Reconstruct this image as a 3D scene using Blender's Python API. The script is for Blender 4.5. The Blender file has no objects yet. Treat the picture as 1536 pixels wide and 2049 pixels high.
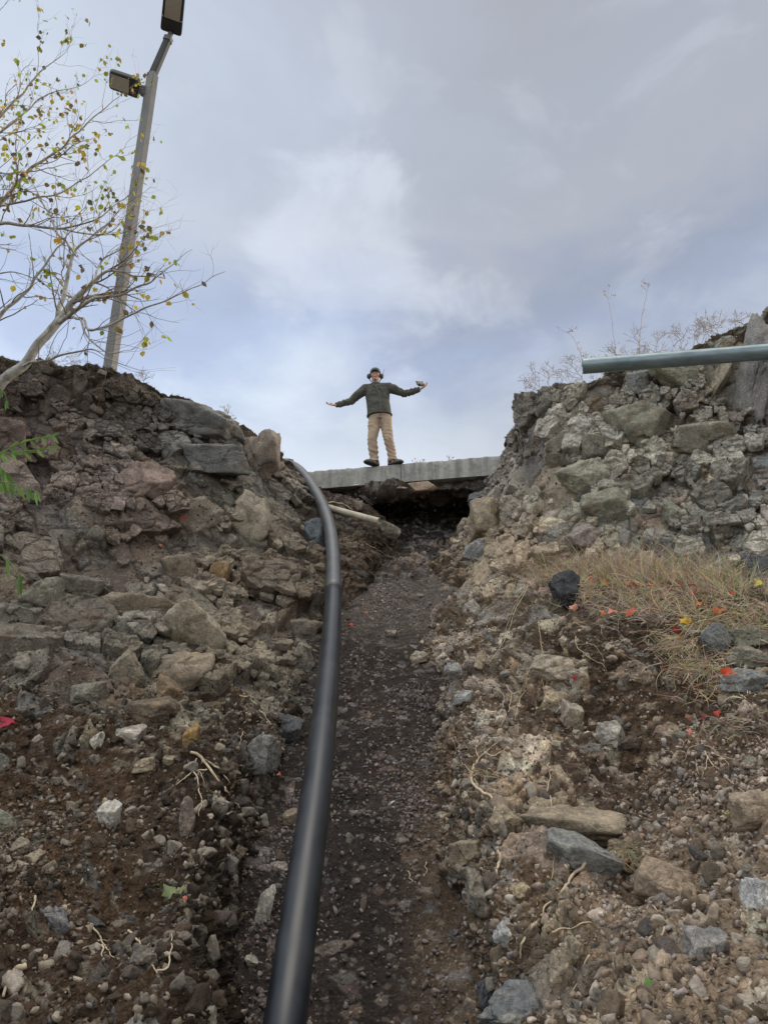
import bpy, bmesh, math, random
import numpy as np
from mathutils import Vector, Matrix, Euler

# ------------------------------------------------------------------ camera, sky, sun, exposure
scene = bpy.context.scene
W_, H_, F_ = 1536.0, 2049.0, 1480.0
PITCH = math.radians(20.0)
cam_d = bpy.data.cameras.new('camera')
cam = bpy.data.objects.new('camera', cam_d)
scene.collection.objects.link(cam)
scene.camera = cam
cam.location = (0, 0, 0)
cam.rotation_euler = (math.radians(90) + PITCH, 0, 0)
cam_d.sensor_fit = 'VERTICAL'
cam_d.sensor_height = 36.0
cam_d.sensor_width = 27.0
cam_d.lens = 26.0
cam_d.clip_start = 0.05
cam_d.clip_end = 3000
scene.view_settings.view_transform = 'Standard'
scene.view_settings.look = 'None'
scene.view_settings.gamma = 1.0
scene.view_settings.exposure = 0.4

SUN_EL, SUN_AZ = math.radians(16), math.radians(68)      # azimuth from +Y towards +X

world = bpy.data.worlds.new('World')
scene.world = world
world.use_nodes = True
nt = world.node_tree
nt.nodes.clear()


def N(nt, typ, **kw):
    n = nt.nodes.new(typ)
    for k, v in kw.items():
        if k.startswith('i_'):
            n.inputs[int(k[2:])].default_value = v
        elif k.startswith('n_'):
            n.inputs[k[2:].replace('_', ' ')].default_value = v
        else:
            setattr(n, k, v)
    return n


def L(nt, a, b):
    nt.links.new(a, b)


def ramp(nt, stops, fac=None, interp='LINEAR'):
    r = nt.nodes.new('ShaderNodeValToRGB')
    r.color_ramp.interpolation = interp
    els = r.color_ramp.elements
    while len(els) < len(stops):
        els.new(0.5)
    for e, (p, c) in zip(els, stops):
        e.position = p
        e.color = (c, c, c, 1) if isinstance(c, (int, float)) else (*c, 1)
    if fac is not None:
        nt.links.new(fac, r.inputs[0])
    return r


def mixc(nt, typ, fac, a, b):
    m = nt.nodes.new('ShaderNodeMix')
    m.data_type = 'RGBA'
    m.blend_type = typ
    for i, v in ((0, fac), (6, a), (7, b)):
        if hasattr(v, 'is_linked') or hasattr(v, 'links'):
            nt.links.new(v, m.inputs[i])
        elif i == 0:
            m.inputs[i].default_value = v
        else:
            m.inputs[i].default_value = (*v, 1) if len(v) == 3 else v
    return m.outputs[2]


def math_(nt, op, a, b=None, c=None, clamp=False):
    m = nt.nodes.new('ShaderNodeMath')
    m.operation = op
    m.use_clamp = clamp
    for i, v in ((0, a), (1, b), (2, c)):
        if v is None:
            continue
        if isinstance(v, (int, float)):
            m.inputs[i].default_value = v
        else:
            nt.links.new(v, m.inputs[i])
    return m.outputs[0]


tc = N(nt, 'ShaderNodeTexCoord')
sep = N(nt, 'ShaderNodeSeparateXYZ')
L(nt, tc.outputs['Generated'], sep.inputs[0])
big = N(nt, 'ShaderNodeTexNoise', n_Scale=2.6, n_Detail=6.0, n_Roughness=0.55, n_Distortion=0.3)
mp = N(nt, 'ShaderNodeMapping')
mp.inputs['Location'].default_value = (7.1, 4.2, 0.9)
mp.inputs['Scale'].default_value = (1.0, 1.0, 1.7)
L(nt, tc.outputs['Generated'], mp.inputs[0])
L(nt, mp.outputs[0], big.inputs['Vector'])
fine = N(nt, 'ShaderNodeTexNoise', n_Scale=6.5, n_Detail=7.0, n_Roughness=0.55, n_Distortion=0.4)
L(nt, mp.outputs[0], fine.inputs['Vector'])
zz = math_(nt, 'ADD', sep.outputs[2], math_(nt, 'MULTIPLY', math_(nt, 'SUBTRACT', big.outputs['Fac'], 0.5), 0.30))
zz = math_(nt, 'ADD', zz, math_(nt, 'MULTIPLY', math_(nt, 'SUBTRACT', fine.outputs['Fac'], 0.5), 0.12))
rz = ramp(nt, [(0.0, (.62, .68, .78)), (0.36, (.70, .76, .86)), (0.45, (.60, .67, .78)), (0.525, (.40, .475, .65)),
               (0.58, (.37, .43, .58)), (0.66, (.48, .52, .61)), (0.76, (.46, .51, .61)), (0.865, (.45, .48, .56)), (0.92, (1.7, 1.7, 1.66)), (1.0, (4.2, 4.1, 3.9))], zz)
# brighter, whiter clouds toward the left, greyer toward the right
xf = math_(nt, 'MULTIPLY_ADD', sep.outputs[0], 1.1, math_(nt, 'MULTIPLY', big.outputs['Fac'], 0.5))
rx = ramp(nt, [(0.0, (1.20, 1.21, 1.19)), (0.28, (1.06, 1.07, 1.06)), (0.5, (.91, .90, .89)), (0.75, (.80, .78, .75)), (1.0, (.76, .74, .71))],
          math_(nt, 'ADD', xf, 0.25))
c1 = mixc(nt, 'MULTIPLY', 1.0, rz.outputs[0], rx.outputs[0])
# unseen sky overhead and behind the camera, brightened to light the banks
back = ramp(nt, [(0.0, (1.75, 1.65, 1.48)), (0.38, (1.55, 1.48, 1.36)), (0.52, (1, 1, 1))], math_(nt, 'MULTIPLY_ADD', sep.outputs[1], 0.5, 0.5), 'EASE')
puff = ramp(nt, [(0.50, 0.0), (0.70, 1.0)], fine.outputs['Fac'], 'EASE')
c2 = mixc(nt, 'MIX', math_(nt, 'MULTIPLY', puff.outputs[0], 0.2), c1, (.70, .75, .83))
# a thin bright break in the deck, its rim torn by the finer cloud noise
vd = N(nt, 'ShaderNodeVectorMath', operation='DOT_PRODUCT')
L(nt, tc.outputs['Generated'], vd.inputs[0])
vd.inputs[1].default_value = Vector((-0.045, 0.79, 0.611)).normalized()
brk = ramp(nt, [(0.988, 0.0), (1.004, 1.0)], math_(nt, 'ADD', vd.outputs['Value'], math_(nt, 'MULTIPLY', math_(nt, 'SUBTRACT', fine.outputs['Fac'], 0.5), 0.05)), 'EASE')
c2 = mixc(nt, 'MIX', math_(nt, 'MULTIPLY', brk.outputs[0], 0.34), c2, (.74, .80, .90))
c2 = mixc(nt, 'MULTIPLY', 1.0, c2, back.outputs[0])
sky = N(nt, 'ShaderNodeTexSky', sky_type='NISHITA')
sky.sun_disc = False
sky.sun_elevation = SUN_EL
sky.sun_rotation = SUN_AZ
sky.air_density = 1.0
sky.dust_density = 2.0
skyb = N(nt, 'ShaderNodeBackground', i_1=0.10)
L(nt, sky.outputs[0], skyb.inputs[0])
cloud = N(nt, 'ShaderNodeBackground', i_1=0.96)
L(nt, c2, cloud.inputs[0])
mixs = N(nt, 'ShaderNodeMixShader', i_0=0.90)
L(nt, skyb.outputs[0], mixs.inputs[1])
L(nt, cloud.outputs[0], mixs.inputs[2])
wo = N(nt, 'ShaderNodeOutputWorld')
L(nt, mixs.outputs[0], wo.inputs[0])

sd = bpy.data.lights.new('sun', 'SUN')
sd.energy = 1.3
sd.angle = math.radians(12)
sd.color = (1.0, 0.86, 0.66)
sun = bpy.data.objects.new('sun', sd)
scene.collection.objects.link(sun)
sv = Vector((math.sin(SUN_AZ) * math.cos(SUN_EL), math.cos(SUN_AZ) * math.cos(SUN_EL), math.sin(SUN_EL)))
sun.rotation_euler = sv.to_track_quat('Z', 'Y').to_euler()
sun.location = sv * 60

# ------------------------------------------------------------------ helpers
C = scene.collection
cp, sp_ = math.cos(PITCH), math.sin(PITCH)
rng = np.random.default_rng(7)
random.seed(11)


def tane(py):
    return math.tan(PITCH + math.atan((H_ / 2 - py) / F_))


def at(px, py, Y):
    """point at forward distance Y (metres) seen in the direction of pixel px, py"""
    a = (px - W_ / 2) / F_
    b = (H_ / 2 - py) / F_
    dy = cp - b * sp_
    dz = sp_ + b * cp
    t = Y / dy
    return np.array((a * t, Y, dz * t))


def atv(px, py, Y):
    return Vector(at(px, py, Y))


def project(P):
    P = np.asarray(P)
    d = P[..., 1] * cp + P[..., 2] * sp_
    u = -P[..., 1] * sp_ + P[..., 2] * cp
    return W_ / 2 + F_ * P[..., 0] / d, H_ / 2 - F_ * u / d, d


def tag(o, label=None, cat=None, group=None, kind=None):
    if label:
        o['label'] = label
    if cat:
        o['category'] = cat
    if group:
        o['group'] = group
    if kind:
        o['kind'] = kind
    return o


def empty(name, loc=(0, 0, 0)):
    o = bpy.data.objects.new(name, None)
    o.location = loc
    o.empty_display_size = 0.2
    C.objects.link(o)
    return o


def obj_from(name, verts, faces, mat=None, parent=None, col=None, smooth=True, origin=None):
    """verts (n,3) array in world space; origin moves the object's own origin there"""
    verts = np.asarray(verts, dtype=np.float32)
    if origin is not None:
        verts = verts - np.asarray(origin, dtype=np.float32)
    me = bpy.data.meshes.new(name)
    faces_np = isinstance(faces, np.ndarray)
    if faces_np:
        nf, k = faces.shape
        me.vertices.add(len(verts))
        me.vertices.foreach_set('co', verts.ravel())
        me.loops.add(nf * k)
        me.loops.foreach_set('vertex_index', faces.ravel().astype(np.int32))
        me.polygons.add(nf)
        me.polygons.foreach_set('loop_start', np.arange(0, nf * k, k, dtype=np.int32))
        me.polygons.foreach_set('loop_total', np.full(nf, k, dtype=np.int32))
        me.update(calc_edges=True)
        me.validate()
    else:
        me.from_pydata([tuple(v) for v in verts.tolist()], [], faces)
        me.update()
    if smooth:
        me.polygons.foreach_set('use_smooth', np.ones(len(me.polygons), dtype=bool))
    if col is not None:
        ca = me.color_attributes.new('Col', 'FLOAT_COLOR', 'POINT')
        c4 = np.ones((len(verts), 4), dtype=np.float32)
        c4[:, :3] = col
        ca.data.foreach_set('color', c4.ravel())
    if mat:
        me.materials.append(mat)
    o = bpy.data.objects.new(name, me)
    C.objects.link(o)
    if origin is not None:
        o.location = tuple(float(q) for q in origin)
    if parent is not None:
        o.parent = parent
        if origin is None:
            o.matrix_parent_inverse = Matrix.Translation(-parent.location)
        else:
            o.location = Vector(o.location) - parent.location
    return o


class MB:
    """collects tubes, boxes and strips into one mesh"""
    def __init__(s):
        s.v, s.f, s.c = [], [], []

    def add(s, vs, fs, col=None):
        o = len(s.v)
        s.v += [tuple(v) for v in vs]
        s.f += [tuple(i + o for i in f) for f in fs]
        s.c += [col or (1, 1, 1)] * len(vs)

    def tube(s, path, radii, n=8, col=None, cap=True, flat=None):
        path = [Vector(p) for p in path]
        m = len(path)
        if isinstance(radii, (int, float)):
            radii = [radii] * m
        vs, fs = [], []
        up = None
        for i in range(m):
            t = (path[min(i + 1, m - 1)] - path[max(i - 1, 0)])
            if t.length < 1e-9:
                t = Vector((0, 0, 1))
            t.normalize()
            if up is None:
                up = Vector((0, 0, 1)) if abs(t.z) < 0.9 else Vector((0, 1, 0))
            side = t.cross(up)
            if side.length < 1e-6:
                side = Vector((1, 0, 0))
            side.normalize()
            up = side.cross(t).normalized()
            r = radii[i]
            ra, rb = (r, r) if not isinstance(r, tuple) else r
            for k in range(n):
                a = 2 * math.pi * k / n
                vs.append(path[i] + side * (math.cos(a) * ra) + up * (math.sin(a) * rb))
        for i in range(m - 1):
            for k in range(n):
                k2 = (k + 1) % n
                fs.append((i * n + k, i * n + k2, (i + 1) * n + k2, (i + 1) * n + k))
        if cap:
            fs.append(tuple(range(n - 1, -1, -1)))
            fs.append(tuple((m - 1) * n + k for k in range(n)))
        s.add(vs, fs, col)

    def loft(s, rings, col=None, cap=True):
        n = len(rings[0])
        vs = [v for r in rings for v in r]
        fs = []
        for i in range(len(rings) - 1):
            for k in range(n):
                k2 = (k + 1) % n
                fs.append((i * n + k, i * n + k2, (i + 1) * n + k2, (i + 1) * n + k))
        if cap:
            fs.append(tuple(range(n - 1, -1, -1)))
            fs.append(tuple((len(rings) - 1) * n + k for k in range(n)))
        s.add(vs, fs, col)

    def ball(s, c, r, col=None, seg=16, rings=10, M=None):
        """ellipsoid: r = (rx, ry, rz)"""
        if isinstance(r, (int, float)):
            r = (r, r, r)
        vs, fs = [], []
        for i in range(rings + 1):
            th = math.pi * i / rings
            for k in range(seg):
                a = 2 * math.pi * k / seg
                v = Vector((r[0] * math.sin(th) * math.cos(a), r[1] * math.sin(th) * math.sin(a), r[2] * math.cos(th)))
                if M:
                    v = M @ v
                vs.append(Vector(c) + v)
        for i in range(rings):
            for k in range(seg):
                k2 = (k + 1) % seg
                fs.append((i * seg + k, (i + 1) * seg + k, (i + 1) * seg + k2, i * seg + k2))
        s.add(vs, fs, col)

    def box(s, c, d, M=None, col=None):
        vs = []
        for x in (-.5, .5):
            for y in (-.5, .5):
                for z in (-.5, .5):
                    v = Vector((x * d[0], y * d[1], z * d[2]))
                    if M:
                        v = M @ v
                    vs.append(Vector(c) + v)
        s.add(vs, [(0, 1, 3, 2), (4, 6, 7, 5), (0, 4, 5, 1), (2, 3, 7, 6), (0, 2, 6, 4), (1, 5, 7, 3)], col)

    def build(s, name, mat, parent=None, smooth=True, origin=None):
        return obj_from(name, np.array(s.v), s.f, mat, parent, np.array(s.c), smooth, origin)


def bevel(o, w, seg=2):
    m = o.modifiers.new('bevel', 'BEVEL')
    m.width = w
    m.segments = seg
    m.limit_method = 'ANGLE'
    m.angle_limit = math.radians(40)
    return o


def auto_smooth(o, deg=35):
    me = o.data
    me.polygons.foreach_set('use_smooth', np.ones(len(me.polygons), dtype=bool))
    bm = bmesh.new()
    bm.from_mesh(me)
    lim = math.radians(deg)
    for e in bm.edges:
        if len(e.link_faces) == 2 and e.calc_face_angle(0) > lim:
            e.smooth = False
    bm.to_mesh(me)
    bm.free()


# --- numpy noise -------------------------------------------------------------
def h3(ix, iy, iz, seed):
    with np.errstate(over='ignore'):
        n = (ix.astype(np.uint32) * np.uint32(374761393) + iy.astype(np.uint32) * np.uint32(668265263)
             + iz.astype(np.uint32) * np.uint32(1274126177) + np.uint32((seed * 2654435761) & 0xffffffff))
        n = (n ^ (n >> np.uint32(13))) * np.uint32(1274126177)
        n = (n ^ (n >> np.uint32(16))) * np.uint32(2246822519)
        n = n ^ (n >> np.uint32(13))
    return n.astype(np.float32) * np.float32(1.0 / 4294967295.0)


def vnoise(P, seed=0):
    ip = np.floor(P).astype(np.int32)
    f = (P - ip).astype(np.float32)
    f = f * f * f * (f * (f * 6 - 15) + 10)
    out = 0
    for a in (0, 1):
        wx = f[:, 0] if a else 1 - f[:, 0]
        for b in (0, 1):
            wy = f[:, 1] if b else 1 - f[:, 1]
            for c in (0, 1):
                wz = f[:, 2] if c else 1 - f[:, 2]
                out = out + wx * wy * wz * h3(ip[:, 0] + a, ip[:, 1] + b, ip[:, 2] + c, seed)
    return out * 2 - 1


def fbm(P, octv=4, seed=0, rough=0.5):
    a, s, t = 1.0, 0, 0
    Q = P
    for o in range(octv):
        s = s + a * vnoise(Q, seed + o * 17)
        t += a
        a *= rough
        Q = Q * 2.03 + 11.3
    return s / t


def voro(Q, seed=0, jit=0.8):
    """F1, F2, three cell randoms, offset from the cell seed"""
    ip = np.floor(Q - 0.5).astype(np.int32)
    n = len(Q)
    F1 = np.full(n, 9.0, np.float32)
    F2 = np.full(n, 9.0, np.float32)
    best = np.zeros((n, 3), np.int32)
    off = np.zeros((n, 3), np.float32)
    for a in (0, 1):
        for b in (0, 1):
            for c in (0, 1):
                cx, cy, cz = ip[:, 0] + a, ip[:, 1] + b, ip[:, 2] + c
                sx = cx + 0.5 + jit * (h3(cx, cy, cz, seed) - 0.5)
                sy = cy + 0.5 + jit * (h3(cx, cy, cz, seed + 1) - 0.5)
                sz = cz + 0.5 + jit * (h3(cx, cy, cz, seed + 2) - 0.5)
                dx, dy, dz = Q[:, 0] - sx, Q[:, 1] - sy, Q[:, 2] - sz
                d = np.sqrt(dx * dx + dy * dy + dz * dz).astype(np.float32)
                m = d < F1
                F2 = np.where(m, F1, np.minimum(F2, d))
                F1 = np.where(m, d, F1)
                best[m, 0] = cx[m]
                best[m, 1] = cy[m]
                best[m, 2] = cz[m]
                off[m, 0] = dx[m]
                off[m, 1] = dy[m]
                off[m, 2] = dz[m]
    R = [h3(best[:, 0], best[:, 1], best[:, 2], seed + 5 + k) for k in range(5)]
    return F1, F2, R, off


def sstep(a, b, x):
    t = np.clip((x - a) / (b - a), 0, 1)
    return t * t * (3 - 2 * t)


# ------------------------------------------------------------------ materials
def newmat(name):
    m = bpy.data.materials.new(name)
    m.use_nodes = True
    t = m.node_tree
    b = t.nodes['Principled BSDF']
    return m, t, b


def ground_mat(name, bump=1.0, speck=0.5, rough=0.92):
    """albedo from the mesh's own colours, broken up by grain, chips, small cracks and grit"""
    m, t, b = newmat(name)
    co = N(t, 'ShaderNodeTexCoord').outputs['Object']
    at_ = N(t, 'ShaderNodeAttribute', attribute_name='Col').outputs['Color']
    n1 = N(t, 'ShaderNodeTexNoise', n_Scale=7.0, n_Detail=9.0, n_Roughness=0.65)
    n2 = N(t, 'ShaderNodeTexNoise', n_Scale=55.0, n_Detail=7.0, n_Roughness=0.7)
    v1 = N(t, 'ShaderNodeTexVoronoi', n_Scale=55.0, n_Randomness=1.0)
    v2 = N(t, 'ShaderNodeTexVoronoi', n_Scale=24.0, n_Randomness=1.0, feature='DISTANCE_TO_EDGE')
    wv = N(t, 'ShaderNodeTexNoise', n_Scale=18.0, n_Detail=3.0)
    wm = N(t, 'ShaderNodeVectorMath', operation='MULTIPLY_ADD')
    L(t, co, n1.inputs['Vector'])
    L(t, co, n2.inputs['Vector'])
    L(t, co, wv.inputs['Vector'])
    L(t, wv.outputs['Color'], wm.inputs[0])
    wm.inputs[1].default_value = (.05, .05, .05)
    L(t, co, wm.inputs[2])
    L(t, wm.outputs[0], v1.inputs['Vector'])
    L(t, wm.outputs[0], v2.inputs['Vector'])
    g1 = ramp(t, [(0.25, (.55, .55, .56)), (0.5, (.98, .97, .96)), (0.75, (1.5, 1.44, 1.36))], n1.outputs['Fac'])
    g2 = ramp(t, [(0.3, .62), (0.5, 1.0), (0.7, 1.45)], n2.outputs['Fac'])
    c = mixc(t, 'MULTIPLY', 1.0, at_, g1.outputs[0])
    c = mixc(t, 'MULTIPLY', 1.0, c, g2.outputs[0])
    # loose grit: a share of the fine cells is a paler chip of stone
    sepc = N(t, 'ShaderNodeSeparateColor')
    L(t, v1.outputs['Color'], sepc.inputs[0])
    chip = math_(t, 'MULTIPLY', math_(t, 'GREATER_THAN', sepc.outputs[0], 0.80),
                 math_(t, 'LESS_THAN', v1.outputs['Distance'], 0.42))
    chip = math_(t, 'MULTIPLY', chip, speck)
    c = mixc(t, 'MIX', chip, c, mixc(t, 'MULTIPLY', 1.0, c, (2.1, 2.0, 1.95)))
    L(t, c, b.inputs['Base Color'])
    b.inputs['Roughness'].default_value = rough
    b.inputs['Specular IOR Level'].default_value = 0.25
    hsum = math_(t, 'MULTIPLY_ADD', n2.outputs['Fac'], 0.45, math_(t, 'MULTIPLY', n1.outputs['Fac'], 2.2))
    hsum = math_(t, 'ADD', hsum, math_(t, 'MULTIPLY', v1.outputs['Distance'], -0.45 * (0.5 + speck)))
    edge = ramp(t, [(0.0, 0.0), (0.05, 1.0)], v2.outputs['Distance'])
    hsum = math_(t, 'ADD', hsum, math_(t, 'MULTIPLY', edge.outputs[0], 0.22))
    bp = N(t, 'ShaderNodeBump', n_Strength=0.9, n_Distance=0.02 * bump)
    L(t, hsum, bp.inputs['Height'])
    L(t, bp.outputs[0], b.inputs['Normal'])
    return m


M_BANK = ground_mat('bank_rock_and_soil', 1.0, 0.45)
M_FLOOR = ground_mat('trench_soil', 0.8, 0.9)
M_ROCK = ground_mat('stone', 0.55, 0.12, 0.85)
M_PEB = ground_mat('gravel_stone', 0.3, 0.0, 0.88)
# ------------------------------------------------------------------ terrain sheets
QS = 2.0          # spacing of the fine grid in photograph pixels


def catmull(A, ts):
    """A (m, ...) control values, ts parameters in [0, m-1]"""
    m = len(A)
    i = np.clip(np.floor(ts).astype(int), 0, m - 2)
    f = (ts - i).reshape((-1,) + (1,) * (A.ndim - 1))
    p0 = A[np.maximum(i - 1, 0)]
    p1 = A[i]
    p2 = A[i + 1]
    p3 = A[np.minimum(i + 2, m - 1)]
    t1, t2 = (p2 - p0) * 0.42, (p3 - p1) * 0.42
    f2, f3 = f * f, f * f * f
    return (2 * f3 - 3 * f2 + 1) * p1 + (f3 - 2 * f2 + f) * t1 + (-2 * f3 + 3 * f2) * p2 + (f3 - f2) * t2


def params(net, axis, cap, step):
    """sample parameters along an axis so that neighbouring vertices stay about `step` pixels apart"""
    P = np.moveaxis(net[..., :3], axis, 0)
    ts = []
    for i in range(len(P) - 1):
        d = np.linalg.norm(P[i + 1] - P[i], axis=-1)
        dist = np.maximum(0.5 * (np.linalg.norm(P[i + 1], axis=-1) + np.linalg.norm(P[i], axis=-1)), 2.2)
        n = int(np.clip(np.percentile(d / dist, 70) * F_ / step, 3, cap))
        ts += list(i + np.arange(n) / n)
    ts.append(len(P) - 1)
    return np.array(ts)


def grid_normals(P):
    du = np.gradient(P, axis=1)
    dv = np.gradient(P, axis=0)
    n = np.cross(du, dv)
    n /= np.maximum(np.linalg.norm(n, axis=-1, keepdims=True), 1e-9)
    return n


PAL = np.array([(.205, .185, .160), (.150, .146, .140), (.250, .215, .165), (.165, .125, .108), (.140, .140, .138),
                (.205, .160, .115), (.190, .182, .150), (.300, .270, .230)], np.float32)


EXTRA = {}


def rockify(P, Nn, rock, base, soilc, seed=0, amp=1.0, tint=None):
    """displace a smooth sheet into jointed rock blocks where rock=1 and lumpy soil where rock=0"""
    sh = P.shape[:2]
    p = P.reshape(-1, 3).astype(np.float32)
    n = Nn.reshape(-1, 3)
    rk = rock.reshape(-1)
    bc = base.reshape(-1, 3)
    sc = soilc.reshape(-1, 3)
    warp = np.stack([fbm(p * 1.7 + 5, 4, seed + 1), fbm(p * 1.7 + 45, 4, seed + 2), fbm(p * 1.7 + 95, 4, seed + 3)], 1)
    warp2 = np.stack([vnoise(p * 9 + 5, seed + 4), vnoise(p * 9 + 45, seed + 5), vnoise(p * 9 + 95, seed + 6)], 1)
    q = p + warp * 0.16 + warp2 * 0.018
    R0 = np.array(Euler((0.25, -0.35, 0.5)).to_matrix(), np.float32)
    q = q @ R0.T
    A1, A2, Ra, oa = voro(q / np.array([.55, .46, .38], np.float32), seed + 10)
    B1, B2, Rb, ob = voro(q / np.array([.23, .2, .15], np.float32) + 7.3, seed + 30)
    C1, C2, Rc, oc = voro(q / np.array([.088, .085, .062], np.float32) + 3.1, seed + 50)
    D1, D2, Rd, od = voro((p + warp * .05) / .036 + 9.1, seed + 70)

    q2 = (p + warp * .22) @ R0.T
    M1, M2, Rm, om = voro(q2 / np.array([1.35, 1.15, .95], np.float32) + 2.7, seed + 210)
    N1, N2, Rn, on = voro(q2 / np.array([.36, .34, .30], np.float32) + 5.7, seed + 230)

    def tilt(R, o):
        t = (R[0] - .5) * o[:, 0] + (R[1] - .5) * o[:, 1] + (R[2] - .5) * o[:, 2]
        return t * 2

    nz = fbm(p * 1.3 + 21, 4, seed + 90)
    # which cells are rock: whole cells switch, so boundaries follow the stones
    k1 = (Ra[3] * .75 + .25 * (nz * .5 + .5) < rk * 1.25 - .12).astype(np.float32)
    k2 = np.maximum(k1, (Rb[3] < rk * .75 - .02)).astype(np.float32)
    k3 = np.maximum(k2, (Rc[3] < .10 + .45 * rk)).astype(np.float32)
    sub1 = (Rb[4] < .62)          # some big blocks are not broken into middle ones
    whole = (Ra[4] < .38)
    b_on = np.where(whole & (k1 > 0), .12, 1.0)
    c_on = np.where(k2 > 0, np.where(sub1, .10, .75), .6) * np.where(whole & (k1 > 0), .25, 1.0)
    crA = 1 - sstep(0.0, .07, A2 - A1)
    crB = 1 - sstep(0.0, .10, B2 - B1)
    crC = 1 - sstep(0.0, .20, C2 - C1)
    crD = 1 - sstep(0.0, .3, D2 - D1)
    soil_l = fbm(p * 1.15 + 3, 3, seed + 99) * .15 * np.clip(1.2 - rk, 0, 1) + fbm(p * 2.6, 6, seed + 100, .6) * .15 + fbm(p * 17, 4, seed + 110, .6) * .026
    rocky = sstep(.45, .8, rk)
    H = rocky * ((Rm[0] - .5) * .11 + tilt(Rm, om) * .13 + (Rn[0] - .5) * .025 + tilt(Rn, on) * .03 + .16 * fbm(p * 1.3 + 61, 2, seed + 240))
    soft = 1 - .65 * rocky
    d = soil_l * (1 - .82 * rocky)
    d = d + soft * k1 * ((Ra[0] - .5) * .08 + tilt(Ra, oa) * .12 - crA * .065)
    d = d + soft * k2 * b_on * ((Rb[0] - .5) * .04 + tilt(Rb, ob) * .075 - crB * .04)
    d = d + k3 * c_on * ((Rc[0] - .4) * .02 + tilt(Rc, oc) * .03 - crC * .012 + .004)
    d = d + (1 - k2) * ((Rd[0] - .3) * .024 - crD * .009)
    d = d + k2 * (fbm(p * 30, 3, seed + 120) * .006 + fbm(p * 7 + 4, 3, seed + 121) * .022)
    d = d - .02 * rocky
    d *= amp
    d = np.clip(d, -.36 * amp, .40 * amp)
    d = d + H
    D = d.reshape(sh)
    for _ in range(1):
        E = np.pad(D, 1, mode='edge')
        D = .25 * D + .125 * (E[:-2, 1:-1] + E[2:, 1:-1] + E[1:-1, :-2] + E[1:-1, 2:]) + .0625 * (E[:-2, :-2] + E[2:, 2:] + E[2:, :-2] + E[:-2, 2:])
    d = D.reshape(-1)
    out = p + n * d[:, None]
    # colours: each block keeps its own stone
    idx = np.clip((Ra[1] * 8).astype(int), 0, 7)
    idb = np.clip((Rb[1] * 8).astype(int), 0, 7)
    idc = np.clip((Rc[1] * 8).astype(int), 0, 7)
    mean = PAL.mean(0)
    ca = PAL[idx] / mean
    cb = PAL[idb] / mean
    cc = PAL[idc] / mean
    rc = bc * (0.35 + .65 * ca) * np.where((b_on > .5)[:, None], .45 + .55 * cb, .9) * np.where((c_on > .4)[:, None], .6 + .4 * cc, 1)
    rc = rc * (0.8 + .4 * Rb[2][:, None])
    weather = sstep(.05, .5, fbm(p * 2.6 + 70, 5, seed + 130))[:, None]
    rc = rc * (1 - .35 * weather) + (rc * .55 + np.array([.10, .088, .07])) * .35 * weather
    rust = sstep(.28, .5, fbm(p * 3.3 + 170, 4, seed + 131))[:, None] * .5
    rc = rc * (1 - rust) + rc.mean(1, keepdims=True) * np.array([1.5, 1.0, .58]) * rust
    purp = sstep(.15, .5, fbm(p * 1.4 + 270, 3, seed + 132))[:, None] * .35
    rc = rc * (1 - purp) + rc.mean(1, keepdims=True) * np.array([1.12, .93, .92]) * purp
    fill = np.clip(np.maximum(crA * k1, np.maximum(crB * b_on * k2, crC * c_on * .6)), 0, 1)[:, None]
    so = sc * (0.8 + .35 * fbm(p * 2.3 + 33, 4, seed + 140)[:, None])
    peb = (Rd[3] < .16)[:, None] * (1 - crD[:, None])
    so = so * (1 - peb * .6) + peb * .6 * (PAL[(Rd[1] * 7.99).astype(int)] * .8)
    col = np.where(k2[:, None] > 0, rc * (1 - fill * .75) + so * fill * .75, so)
    k3only = ((k3 > 0) & (k2 == 0))[:, None]
    col = np.where(k3only, (bc * cc * .75) * (1 - crC[:, None] * .7) + so * crC[:, None] * .7, col)
    # thin earth dust lying on stone
    dust = sstep(-.05, .35, fbm(p * 4.5 + 13, 4, seed + 150))[:, None] * np.clip(1.15 - rk, 0, .8)[:, None]
    col = col * (1 - dust * .6) + so * dust * .6
    EXTRA.clear()
    EXTRA.update(F=(p + n * H[:, None]).reshape(sh + (3,)), m=np.stack([Rm[1], Rm[2], Rm[3], Rn[1]], 1))
    return out.reshape(sh + (3,)), np.clip(col, .01, .9).reshape(sh + (3,)), k2.reshape(sh)


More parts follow.
